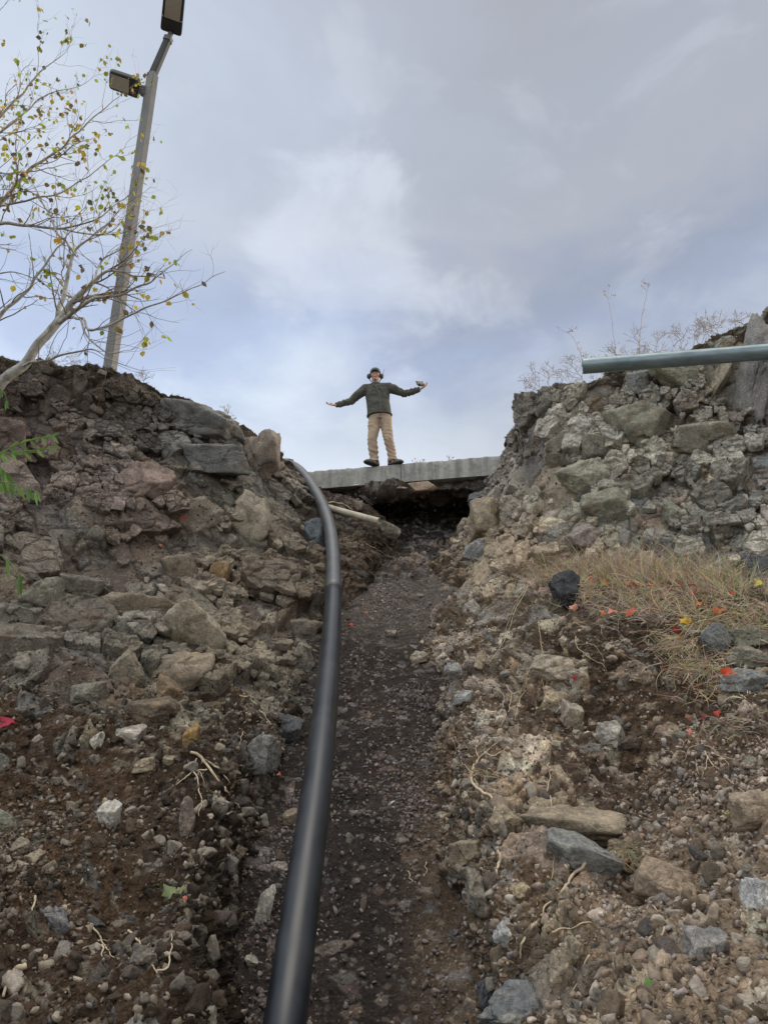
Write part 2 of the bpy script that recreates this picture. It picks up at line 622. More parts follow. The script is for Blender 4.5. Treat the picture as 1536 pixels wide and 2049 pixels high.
def build_sheet(name, net, label=None, seed=0, amp=1.0, capr=170, capc=120, step=None, mat=None, flip=False, post=None):
    """net (R, C, 10): x y z rock  r g b (stone)  r g b (soil)"""
    step = step or QS
    tr = params(net, 0, capr, step)
    tcs = params(net, 1, capc, step)
    A = catmull(net, tr)
    A = np.moveaxis(catmull(np.moveaxis(A, 1, 0), tcs), 0, 1)
    P = A[..., :3]
    Nn = grid_normals(P)
    if flip:
        Nn = -Nn
    P2, col, k = rockify(P, Nn, np.clip(A[..., 3], 0, 1), np.clip(A[..., 4:7], .01, 1), np.clip(A[..., 7:10], .01, 1), seed, amp)
    if post is not None:
        P2 = post(P2, A)
    R, Cn = P2.shape[:2]
    idx = np.arange(R * Cn).reshape(R, Cn)
    f = np.stack([idx[:-1, :-1], idx[:-1, 1:], idx[1:, 1:], idx[1:, :-1]], -1).reshape(-1, 4)
    if flip:
        f = f[:, ::-1]
    o = obj_from(name, P2.reshape(-1, 3), np.ascontiguousarray(f), mat or M_BANK, None, col.reshape(-1, 3))
    # fractured rock keeps hard facets, so shade by real geometry at full density
    print(name, P2.shape)
    o['kind'] = 'structure'
    Nf = grid_normals(P2)
    if flip:
        Nf = -Nf
    NF = grid_normals(EXTRA['F'])
    if flip:
        NF = -NF
    return dict(F=EXTRA['F'].reshape(-1, 3), NF=NF.reshape(-1, 3), m=EXTRA['m'], P=P2.reshape(-1, 3), N=Nf.reshape(-1, 3), B=Nn.reshape(-1, 3), A=A.reshape(-1, A.shape[-1]), col=col.reshape(-1, 3),
                ob=o, shape=P2.shape[:2], k=k.reshape(-1))


def netof(cols, rocks, stones, soils, back=None, zp=4.62, fy=0.6):
    """cols: per column list of (px, py, Y) bottom to top"""
    R = len(cols[0])
    net = np.zeros((R, len(cols), 10), np.float32)
    for c, lst in enumerate(cols):
        for r, (px, py, Y) in enumerate(lst):
            net[r, c, :3] = at(px, py, Y)
            net[r, c, 3] = rocks[r][c] if hasattr(rocks[r], '__len__') else rocks[r]
            net[r, c, 4:7] = stones[r][c] if hasattr(stones[r][0], '__len__') else stones[r]
            net[r, c, 7:10] = soils[r][c] if hasattr(soils[r][0], '__len__') else soils[r]
    # plateau rows running back from the crest
    rows = [net]
    for dy, dz in ((0.45, 0.10), (1.3, 0.05), (3.2, -0.12)):
        e = net[-1:].copy()
        e[..., 1] += dy
        e[..., 2] += (zp + dz - e[..., 2]) * min(1, dy)
        e[..., 3] = .1
        rows.append(e)
    # first row: down behind the camera's feet
    f = net[:1].copy()
    f[..., 1] = fy
    f[..., 0] *= 1.3
    f[..., 2] = -1.75
    f[..., 3] = 0
    return np.concatenate([f] + rows, 0)


def colm(px, Ys, pys, crest):
    out = [(px, p, y) for p, y in zip(pys, Ys)]
    out.append(crest)
    return out


# ---- left bank
pyL = [2300, 2049, 1900, 1750, 1600, 1450, 1300, 1150, 1000, 870]
lc = [
    colm(-520, [1.5, 1.9, 2.3, 2.8, 3.4, 4.1, 4.9, 5.6, 6.1, 6.5], pyL, (-520, 730, 6.9)),
    colm(-180, [1.8, 2.25, 2.7, 3.3, 4.0, 4.6, 5.4, 6.2, 6.7, 7.1], pyL, (-180, 722, 7.4)),
    colm(60, [1.95, 2.5, 3.0, 3.6, 4.35, 4.95, 5.8, 6.65, 7.1, 7.45], pyL, (60, 728, 7.8)),
    colm(200, [2.0, 2.55, 3.05, 3.65, 4.4, 5.05, 6.0, 6.95, 7.35, 7.7], pyL, (205, 742, 8.0)),
    colm(315, [2.05, 2.6, 3.1, 3.7, 4.45, 5.2, 6.2, 7.2, 7.65, 8.0], pyL[:-1] + [885], (325, 782, 8.3)),
    [(320, 2300, 2.25), (338, 2049, 2.65), (345, 1900, 3.05), (375, 1750, 3.65), (415, 1600, 4.4), (450, 1450, 5.3), (455, 1300, 6.45), (445, 1150, 7.5),
     (440, 1000, 8.05), (440, 915, 8.4), (442, 838, 8.8)],
    [(350, 2300, 2.35), (365, 2049, 2.75), (372, 1900, 3.15), (415, 1750, 3.8), (465, 1600, 4.55), (545, 1450, 5.5), (585, 1300, 6.7),
     (610, 1150, 7.9), (605, 1030, 9.0), (592, 985, 9.5), (572, 925, 9.9)],
    [(440, 2300, 3.5), (470, 2049, 4.0), (480, 1900, 4.4), (505, 1750, 4.9), (550, 1600, 5.3), (590, 1450, 6.05), (635, 1300, 7.1),
     (705, 1150, 8.45), (735, 1060, 9.4), (690, 1000, 10.2), (640, 965, 10.7)],
    [(560, 2350, 3.5), (570, 2120, 4.1), (585, 1960, 4.6), (610, 1800, 5.1), (630, 1640, 5.6), (670, 1490, 6.5), (720, 1340, 7.7),
     (770, 1190, 9.3), (785, 1090, 10.3), (745, 1020, 11.2), (690, 985, 11.5)],
]
RL = [
    [.1] * 9, [.1, .1, .1, .12, .12, .12, .2, .1, .1], [.15, .15, .15, .15, .12, .15, .25, .1, .1], [.2, .2, .22, .15, .15, .2, .35, .15, .1],
    [.3, .3, .2, .2, .2, .25, .35, .2, .1], [.5, .45, .35, .35, .45, .5, .6, .4, .1], [.9, .85, .85, .8, .75, .8, .8, .5, .2],
    [1, 1, 1, 1, 1, .95, .9, .45, .2], [1, 1, 1, 1, 1, .9, .9, .35, .2], [1, 1, .95, 1, 1, 1, .9, .2, .2], [.6, .5, .5, .5, .4, .35, .4, .1, .1],
]
dk = (.105, .085, .068)
stL = [[(.19, .165, .14)] * 9] * 5 + [
    [(.17, .165, .15)] * 3 + [(.185, .16, .13)] * 3 + [(.16, .15, .135)] * 3,
    [(.165, .165, .155)] * 2 + [(.19, .17, .145)] * 3 + [(.215, .185, .15)] * 2 + [(.15, .14, .13)] * 2,
    [(.165, .155, .14)] * 2 + [(.18, .16, .14)] * 3 + [(.205, .175, .14)] * 2 + [(.17, .15, .13)] * 2,
    [(.15, .13, .125)] * 2 + [(.19, .155, .14)] * 2 + [(.20, .16, .145), (.20, .18, .15), (.21, .185, .155)] + [(.16, .14, .12)] * 2,
    [(.115, .093, .086)] * 2 + [(.125, .10, .092), (.135, .116, .106), (.15, .15, .15), (.16, .16, .158), (.20, .175, .15)] + [(.13, .11, .1)] * 2,
    [(.10, .082, .07)] * 9]
soL = [[(.085, .062, .043)] * 9] * 3 + [[(.105, .073, .048)] * 4 + [(.085, .062, .043)] * 5] * 2 + [[(.098, .072, .05)] * 9] * 2 + \
      [[(.085, .066, .05)] * 9] * 2 + [[(.068, .05, .043)] * 9] + [[(.062, .048, .036)] * 9]
stL = [[tuple(q * k for q, k in zip(c, (1.0, 1.0, .96))) for c in r] for r in stL]
soL = [[tuple(q * k * (.5 if (i >= 5 and j < 6) else .9) for q, k in zip(c, (.88, .76, .66))) for i, c in enumerate(r)] for j, r in enumerate(soL)]  # trench-side soil: dark brown, deepened to carry the shade of the overhanging wall
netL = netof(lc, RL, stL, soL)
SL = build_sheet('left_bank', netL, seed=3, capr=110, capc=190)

# ---- right bank
pyR = [2300, 2049, 1900, 1750, 1600, 1450, 1300, 1215, 1120, 1010, 870]
rc_ = [
    [(860, 2330, 3.4), (870, 2120, 4.1), (870, 1970, 4.6), (830, 1800, 5.1), (800, 1650, 5.6), (790, 1500, 6.4), (800, 1360, 7.6), (820, 1270, 8.7),
     (850, 1160, 9.6), (900, 1080, 10.4), (960, 1010, 11.2), (980, 950, 11.4)],
    [(975, 2300, 3.3), (962, 2049, 3.9), (945, 1900, 4.3), (905, 1750, 4.8), (878, 1600, 5.25), (875, 1450, 6.05), (888, 1300, 6.8), (905, 1215, 7.7),
     (920, 1120, 8.7), (940, 1045, 9.3), (985, 985, 9.7), (1022, 915, 9.95)],
    [(1060, 2300, 2.3), (1035, 2049, 2.85), (1005, 1900, 3.2), (985, 1750, 3.65), (965, 1600, 4.25), (955, 1450, 5.2), (962, 1300, 6.3), (978, 1215, 7.0),
     (990, 1120, 7.8), (1005, 1045, 8.3), (1030, 950, 8.7), (1052, 825, 8.75)],
    colm(1130, [2.1, 2.6, 3.05, 3.6, 4.3, 5.25, 5.6, 6.05, 7.0, 7.5, 7.85], pyR, (1115, 778, 8.2)),
    colm(1270, [1.9, 2.35, 2.85, 3.6, 4.7, 5.25, 5.5, 5.75, 6.8, 7.2, 7.5], pyR, (1255, 728, 7.75)),
    colm(1420, [1.8, 2.25, 2.7, 3.25, 3.95, 4.75, 5.2, 5.45, 6.35, 6.85, 7.15], pyR, (1410, 692, 7.45)),
    colm(1570, [1.65, 2.1, 2.5, 2.95, 3.6, 4.4, 5.0, 5.3, 5.95, 6.4, 6.75], pyR, (1560, 628, 7.1)),
    colm(1900, [1.45, 1.8, 2.2, 2.6, 3.2, 3.9, 4.5, 4.9, 5.4, 5.8, 6.1], pyR, (1900, 560, 6.4)),
]
RR = [[.1] * 8, [.1, .3, .5, .35, .2, .15, .15, .15], [.1, .35, .5, .35, .2, .2, .2, .2], [.1, .35, .6, .5, .15, .15, .15, .15],
      [.1, .25, .45, .35, .1, .1, .1, .1], [.1, .3, .5, .3, .12, .1, .1, .1], [.1, .35, .55, .3, .15, .12, .5, .6], [.1, .4, .6, .35, .15, .15, .6, .6],
      [.2, .6, .7, .6, .75, .8, .85, .9], [.2, .9, 1, 1, 1, 1, 1, 1], [.2, 1, 1, 1, 1, 1, 1, 1], [.3, .7, .6, .4, .4, .45, .5, .5]]
sR1, sR2, sR3 = (.27, .235, .195), (.25, .225, .19), (.235, .215, .195)
stR = [[sR1] * 8] * 8 + [[(.25, .21, .165)] * 4 + [(.235, .22, .19)] * 4, [(.255, .22, .185)] * 3 + [(.24, .23, .20)] * 3 + [(.235, .22, .21)] * 2,
                         [(.235, .215, .195)] * 3 + [(.25, .235, .205)] * 3 + [(.21, .205, .2)] * 2, [(.19, .175, .155)] * 8]
pile = (.34, .27, .205)
dkR = (.105, .075, .052)
soR = [[(.12, .09, .065)] * 4 + [pile] * 4, [(.125, .095, .07)] * 3 + [(.13, .098, .07)] + [pile] * 4,
       [(.14, .105, .075)] * 3 + [(.13, .098, .07)] + [pile] * 4, [(.16, .12, .082)] * 3 + [dkR] + [(.14, .105, .078)] + [pile] * 3,
       [(.15, .113, .078)] * 3 + [(.105, .075, .055)] * 2 + [(.16, .12, .09)] * 3, [(.14, .105, .074)] * 3 + [(.10, .07, .05)] * 5,
       [(.125, .095, .07)] * 3 + [(.095, .07, .05)] * 5, [(.115, .09, .065)] * 3 + [(.115, .09, .066)] * 5,
       [(.105, .083, .06)] * 8, [(.095, .075, .055)] * 8, [(.09, .07, .052)] * 8, [(.06, .048, .036)] * 8]
stR = [[tuple(q * k for q, k in zip(c, (1.30, 1.28, 1.22))) for c in r] for r in stR]
soR = [[tuple(q * k for q, k in zip(c, (1.0, .94, .86))) for c in r] for r in soR]
netR = netof(rc_, RR, stR, soR)
SR = build_sheet('right_bank', netR, seed=8, capr=110, capc=190)

# ---- trench floor: a slope of 33 degrees climbing away from the camera
ys = np.array([0.2, 1.6, 2.6, 3.2, 4.0, 5.0, 6.0, 7.0, 8.0, 9.0, 9.8])
zs = np.array([-1.68, -1.68, -1.66, -1.36, -.86, -.20, .46, 1.14, 1.82, 2.36, 2.5])
xs = np.array([-1.9, -1.1, -.7, -.35, 0.0, .35, .75, 1.2, 2.0])
netF = np.zeros((len(ys), len(xs), 10), np.float32)
for i, (y, z) in enumerate(zip(ys, zs)):
    for j, x in enumerate(xs):
        netF[i, j, :3] = (x, y, z + .05 * max(0, abs(x) - .45))
        netF[i, j, 3] = .03 if abs(x) < .7 else .15
        netF[i, j, 4:7] = (.17, .145, .135)
        d = (.043, .033, .028)
        if x > .3 and y < 6:
            d = (.115, .084, .058)
        if y > 7.4:
            d = (.115, .098, .086)
        netF[i, j, 7:10] = d
SF = build_sheet('trench_floor', netF, seed=21, amp=.42, capr=150, capc=110, mat=M_FLOOR)

# ---- head of the trench: raw earth with a hollow washed out below the slab
hp = [640, 700, 760, 820, 880, 930, 975, 1040]
Yc = np.array([10.95, 10.75, 10.62, 10.52, 10.42, 10.34, 10.27, 10.16]) + .10
hr = [(1240, 8.7), (1142, 9.45), (1098, 10.3), (1062, 11.2), (1030, 11.5), (1013, 11.4), (1003, 11.0), (989, None), (975, None), (960, None)]
netH = np.zeros((len(hr), len(hp), 10), np.float32)
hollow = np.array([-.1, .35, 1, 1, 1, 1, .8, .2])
for r, (py, Yh) in enumerate(hr):
    for c, px in enumerate(hp):
        k = hollow[c]
        lip = Yc[c] + {7: .02, 8: -.04, 9: .06}.get(r, 0)
        flat = Yc[c] - (.0, .0, .45, .35, .25, .2, .15, 0, 0, 0)[r]
        if r < 2:
            y = Yh
        elif r < 7:
            y = Yh * max(k, 0) + flat * (1 - max(k, 0))
        else:
            y = lip
        pyc = py - (9 * (px - 800) / 240.0 if r >= 6 else 0)
        netH[r, c, :3] = at(px, pyc, y)
        netH[r, c, 3] = .25 if r < 5 else .12
        netH[r, c, 4:7] = (.21, .19, .17)
        netH[r, c, 7:10] = (.034, .029, .026) if 1 < r < 7 else (.085, .065, .055)  # dark earth, blackened further to paint in the hollow's shade
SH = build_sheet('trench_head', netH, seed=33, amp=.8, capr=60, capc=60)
SHEETS = [SL, SR, SF, SH]

# ---- the level ground above and the low ground behind the camera
gm, gt, gb = newmat('packed_earth')
gn = N(gt, 'ShaderNodeTexNoise', n_Scale=3.0, n_Detail=8.0)
L(gt, N(gt, 'ShaderNodeTexCoord').outputs['Object'], gn.inputs['Vector'])
gr = ramp(gt, [(0.3, (.07, .055, .04)), (0.7, (.16, .13, .10))], gn.outputs['Fac'])
L(gt, gr.outputs[0], gb.inputs['Base Color'])
gb.inputs['Roughness'].default_value = .95
o = obj_from('upper_ground', [(-600, 11.9, 4.5), (600, 11.9, 4.5), (600, 1500, 4.5), (-600, 1500, 4.5)], [(0, 1, 2, 3)], gm)
tag(o, kind='structure')
o = obj_from('lower_ground', [(-900, -900, -1.74), (900, -900, -1.74), (900, 2.2, -1.74), (-900, 2.2, -1.74)], [(0, 1, 2, 3)], gm)
tag(o, kind='structure')
# flanks of the two banks beyond the picture
for nm, x0, x1, yc, yb in (('left_hillside', -600, None, 6.9, 1.0), ('right_hillside', 600, None, 6.4, 1.0)):
    s = -1 if x0 < 0 else 1
    xi = SL['P'].reshape(SL['shape'] + (3,))[:, 0, :] if s < 0 else SR['P'].reshape(SR['shape'] + (3,))[:, -1, :]
    prof = xi[::12]
    v, f = [], []
    for d in (0, 12, 60, 600):
        for q in prof:
            v.append((q[0] + s * d, q[1], q[2]))
    m = len(prof)
    for k in range(3):
        for i in range(m - 1):
            f.append((k * m + i, k * m + i + 1, (k + 1) * m + i + 1, (k + 1) * m + i))
    tag(obj_from(nm, v, f, gm), kind='structure')


# ------------------------------------------------------------------ finding the surface under a pixel
allP = np.concatenate([s['P'] for s in SHEETS])
allN = np.concatenate([s['B'] for s in SHEETS])
_px, _py, _d = project(allP)
_o = np.argsort(_px)
_sx, _sy, _sd, _si = _px[_o], _py[_o], _d[_o], _o


def surf(px, py, r=5.0):
    a, b = np.searchsorted(_sx, [px - r, px + r])
    m = (np.abs(_sy[a:b] - py) < r) & (_sd[a:b] > .3)
    ids = np.nonzero(m)[0]
    if len(ids) == 0:
        return surf(px, py, r * 2) if r < 60 else (Vector(at(px, py, 6)), Vector((0, -1, 0)), 6)
    k = a + ids[np.argmin(_sd[a:b][ids])]
    i = _si[k]
    return Vector(allP[i].tolist()), Vector(allN[i].tolist()).normalized(), float(_d[i])
# ------------------------------------------------------------------ concrete slab at the top
def simple_mat(name, stops, scale=8.0, rough=.8, bump=.3, bdist=.01, metallic=0.0, spec=.5, stretch=None, detail=8.0, attr=False):
    m, t, b = newmat(name)
    co = N(t, 'ShaderNodeTexCoord').outputs['Object']
    if stretch:
        mpn = N(t, 'ShaderNodeMapping')
        mpn.inputs['Scale'].default_value = stretch
        L(t, co, mpn.inputs[0])
        co = mpn.outputs[0]
    n = N(t, 'ShaderNodeTexNoise', n_Scale=scale, n_Detail=detail, n_Roughness=.62)
    L(t, co, n.inputs['Vector'])
    r = ramp(t, stops, n.outputs['Fac'])
    c = r.outputs[0]
    if attr:
        a = N(t, 'ShaderNodeAttribute', attribute_name='Col').outputs['Color']
        c = mixc(t, 'MULTIPLY', 1.0, c, a)
    L(t, c, b.inputs['Base Color'])
    b.inputs['Roughness'].default_value = rough
    b.inputs['Metallic'].default_value = metallic
    b.inputs['Specular IOR Level'].default_value = spec
    if bump:
        n2 = N(t, 'ShaderNodeTexNoise', n_Scale=scale * 5, n_Detail=6.0)
        L(t, co, n2.inputs['Vector'])
        bp = N(t, 'ShaderNodeBump', n_Strength=bump, n_Distance=bdist)
        L(t, n2.outputs['Fac'], bp.inputs['Height'])
        L(t, bp.outputs[0], b.inputs['Normal'])
    return m


M_CONC, t_, b_ = newmat('weathered_concrete')
co_ = N(t_, 'ShaderNodeTexCoord').outputs['Object']
mpn = N(t_, 'ShaderNodeMapping')
mpn.inputs['Scale'].default_value = (9, 9, .8)
L(t_, co_, mpn.inputs[0])
s1 = N(t_, 'ShaderNodeTexNoise', n_Scale=1.0, n_Detail=7.0, n_Roughness=.6)
L(t_, mpn.outputs[0], s1.inputs['Vector'])
s2 = N(t_, 'ShaderNodeTexNoise', n_Scale=14.0, n_Detail=8.0, n_Roughness=.65)
L(t_, co_, s2.inputs['Vector'])
r1_ = ramp(t_, [(.32, (.17, .165, .15)), (.5, (.30, .30, .275)), (.66, (.40, .40, .37))], s1.outputs['Fac'])
r2_ = ramp(t_, [(.3, .7), (.5, 1.0), (.68, 1.2)], s2.outputs['Fac'])
L(t_, mixc(t_, 'MULTIPLY', 1.0, r1_.outputs[0], r2_.outputs[0]), b_.inputs['Base Color'])
b_.inputs['Roughness'].default_value = .9
bp_ = N(t_, 'ShaderNodeBump', n_Strength=.5, n_Distance=.01)
L(t_, s2.outputs['Fac'], bp_.inputs['Height'])
L(t_, bp_.outputs[0], b_.inputs['Normal'])

PA, PB = at(620, 942, 10.85), at(1012, 908, 10.22)
PA[2] = PB[2] = ZT = 4.64
dirS = (PB - PA) / np.linalg.norm(PB - PA)
nrmS = np.array((-dirS[1], dirS[0], 0))
if nrmS[1] < 0:
    nrmS = -nrmS


def slab_block(a, b, depth, z0, z1, seed, chip=.012, nx=None):
    """cast block between distances a and b along the slab line, with chipped, slightly uneven arrises"""
    nx = nx or max(int((b - a) / .03), 4)
    prof = [(0, z0), (0, z0 + .03), (0, z0 + .1), (0, (z0 + z1) / 2), (0, z1 - .08), (0, z1 - .02), (.012, z1 - .003), (.04, z1), (.2, z1), (depth, z1), (depth, z0)]
    v = []
    for i in range(nx + 1):
        s = a + (b - a) * i / nx
        for j, (d, z) in enumerate(prof):
            p = PA + dirS * s + nrmS * d
            v.append((p[0], p[1], z))
    v = np.array(v, np.float32)
    nn = fbm(v * 3.1, 4, seed)[:, None]
    n2 = fbm(v * 14, 3, seed + 3)[:, None]
    ed = (np.abs(v[:, 2:3] - z1) < .03)
    v = v + nrmS * (nn * .003 + n2 * .001) + np.where(ed, n2 * chip * np.array((0, .4, -1.0)), 0)
    k = len(prof)
    f = [(i * k + j, (i + 1) * k + j, (i + 1) * k + (j + 1) % k, i * k + (j + 1) % k) for i in range(nx) for j in range(k)]
    f += [tuple(range(k - 1, -1, -1)), tuple(nx * k + q for q in range(k))]
    return v, f


slab = empty('concrete_slab', tuple(PA))
tag(slab, 'long grey concrete slab edge that spans the gap between the banks under the standing man', 'slab')
JX = 1.47
for (a_, b__, sd_) in ((-4.5, JX - .004, 1), (JX + .004, 6.0, 2)):
    v, f = slab_block(a_, b__, 1.3, ZT - .31, ZT, sd_)
    o = obj_from('slab_section', v, f, M_CONC, slab)
    auto_smooth(o, 40)
mbk = MB()          # hairline crack near the left end
pt = [(650, 946), (652, 950), (651, 955), (656, 958), (658, 963), (663, 961), (668, 957), (674, 955)]


def on_face(px, py, out=.006):
    n = nrmS
    r = np.array(at(px, py, 1.0))
    tt = np.dot(PA, n) / np.dot(r, n)
    return Vector(r * tt - n * out)


# ------------------------------------------------------------------ the stones
def ico(sub):
    bm = bmesh.new()
    bmesh.ops.create_icosphere(bm, subdivisions=sub, radius=1.0)
    v = np.array([p.co[:] for p in bm.verts], np.float32)
    f = np.array([[q.index for q in p.verts] for p in bm.faces], np.int32)
    bm.free()
    return v, f


ICO = {k: ico(k) for k in (1, 2, 3, 4, 5, 6, 7)}
NAMED = []


def rock_verts(sub, seed, planes=9, round_=.0, noise=.02):
    """a broken stone: a ball cut by random planes, then split by a few cracks and chipped"""
    r = np.random.default_rng(seed)
    v, f = ICO[sub]
    n = r.normal(size=(planes, 3))
    n /= np.linalg.norm(n, axis=1, keepdims=True)
    n = np.concatenate([n, [[1, 0, 0], [-1, 0, 0], [0, 1, 0], [0, -1, 0], [0, 0, 1], [0, 0, -1]]])
    n[-6:] += r.normal(size=(6, 3)) * .28
    n /= np.linalg.norm(n, axis=1, keepdims=True)
    d = r.uniform(.5, .95, len(n))
    d[-6:] = r.uniform(.62, .85, 6)
    w = v * 1.0
    dots = v @ n.T
    q = np.where(dots > .05, d / np.maximum(dots, .05), 9)
    rad = np.minimum(q.min(1), 1.25)
    if sub >= 3:
        k = noise / .02
        a = np.sort(q, 1)
        rad = rad - .012 * np.exp(-(a[:, 1] - a[:, 0]) / .02)
        ww = (w * rad[:, None] * 1.35 + seed * 1.37).astype(np.float32)
        ww = ww + .12 * np.stack([vnoise(ww * 2 + 7 * j, seed + j) for j in range(3)], 1)
        F1, F2, R, o_ = voro(ww, seed)
        t = ((R[1] - .5) * o_[:, 0] + (R[2] - .5) * o_[:, 1] + (R[3] - .5) * o_[:, 2])
        rad = rad + k * ((R[0] - .5) * .10 + t * .22 - .055 * (1 - sstep(0, .06, F2 - F1)))
        F1, F2, R, o_ = voro(ww * 2.7 + 3, seed + 40)
        t = ((R[1] - .5) * o_[:, 0] + (R[2] - .5) * o_[:, 1] + (R[3] - .5) * o_[:, 2])
        rad = rad + k * ((R[0] - .5) * .03 + t * .06 - .012 * (1 - sstep(0, .1, F2 - F1)))
        rad = rad + noise * .8 * fbm((w * 6 + seed).astype(np.float32), 4, seed + 1)
    return v * rad[:, None], f


RIGHT, UP, FWD = np.array((1, 0, 0.)), np.array((0, -sp_, cp)), np.array((0, cp, sp_))


def rock_col(v, base, seed, var=.25, stain=None):
    p = (v * 2.2 + seed * 5.1).astype(np.float32)
    c = np.array(base)[None] * (1 + var * fbm(p, 4, seed)[:, None])
    st = sstep(.1, .45, fbm(p * 1.1 + 9, 4, seed + 8))[:, None]
    c = c * (1 - st * .6) + np.array(stain if stain else (.16, .12, .08)) * st * .6
    return np.clip(c, .01, .9)


def place_rock(px, py, w, h, col, label, seed, stain=None, rot=0, embed=.25, group=None, dz=.8, name='rock', planes=7, cat='rock'):
    p, n, d = surf(px, py + h * .1)
    sx, sy = w / F_ * d / 2 * 1.3, h / F_ * d / 2 * 1.3
    sz = (sx + sy) / 2 * dz
    v, f = rock_verts(5, seed, planes)
    c = rock_col(v, col, seed, stain=stain)
    a = math.radians(rot)
    vx, vy = v[:, 0] * sx, v[:, 1] * sy
    vx, vy = vx * math.cos(a) - vy * math.sin(a), vx * math.sin(a) + vy * math.cos(a)
    W = vx[:, None] * RIGHT + vy[:, None] * UP + (v[:, 2] * sz)[:, None] * FWD
    ctr = at(px, py, 1.0)
    ctr = ctr / np.linalg.norm(ctr)
    ctr = ctr * (np.linalg.norm(np.array(p)) - sz * (.45 - embed * 2))
    NAMED.append((ctr, .5 * (sx + sy)))
    o = obj_from(name, W + ctr, f, M_ROCK, None, c, True, origin=ctr)
    tag(o, label, cat, group)
    return o


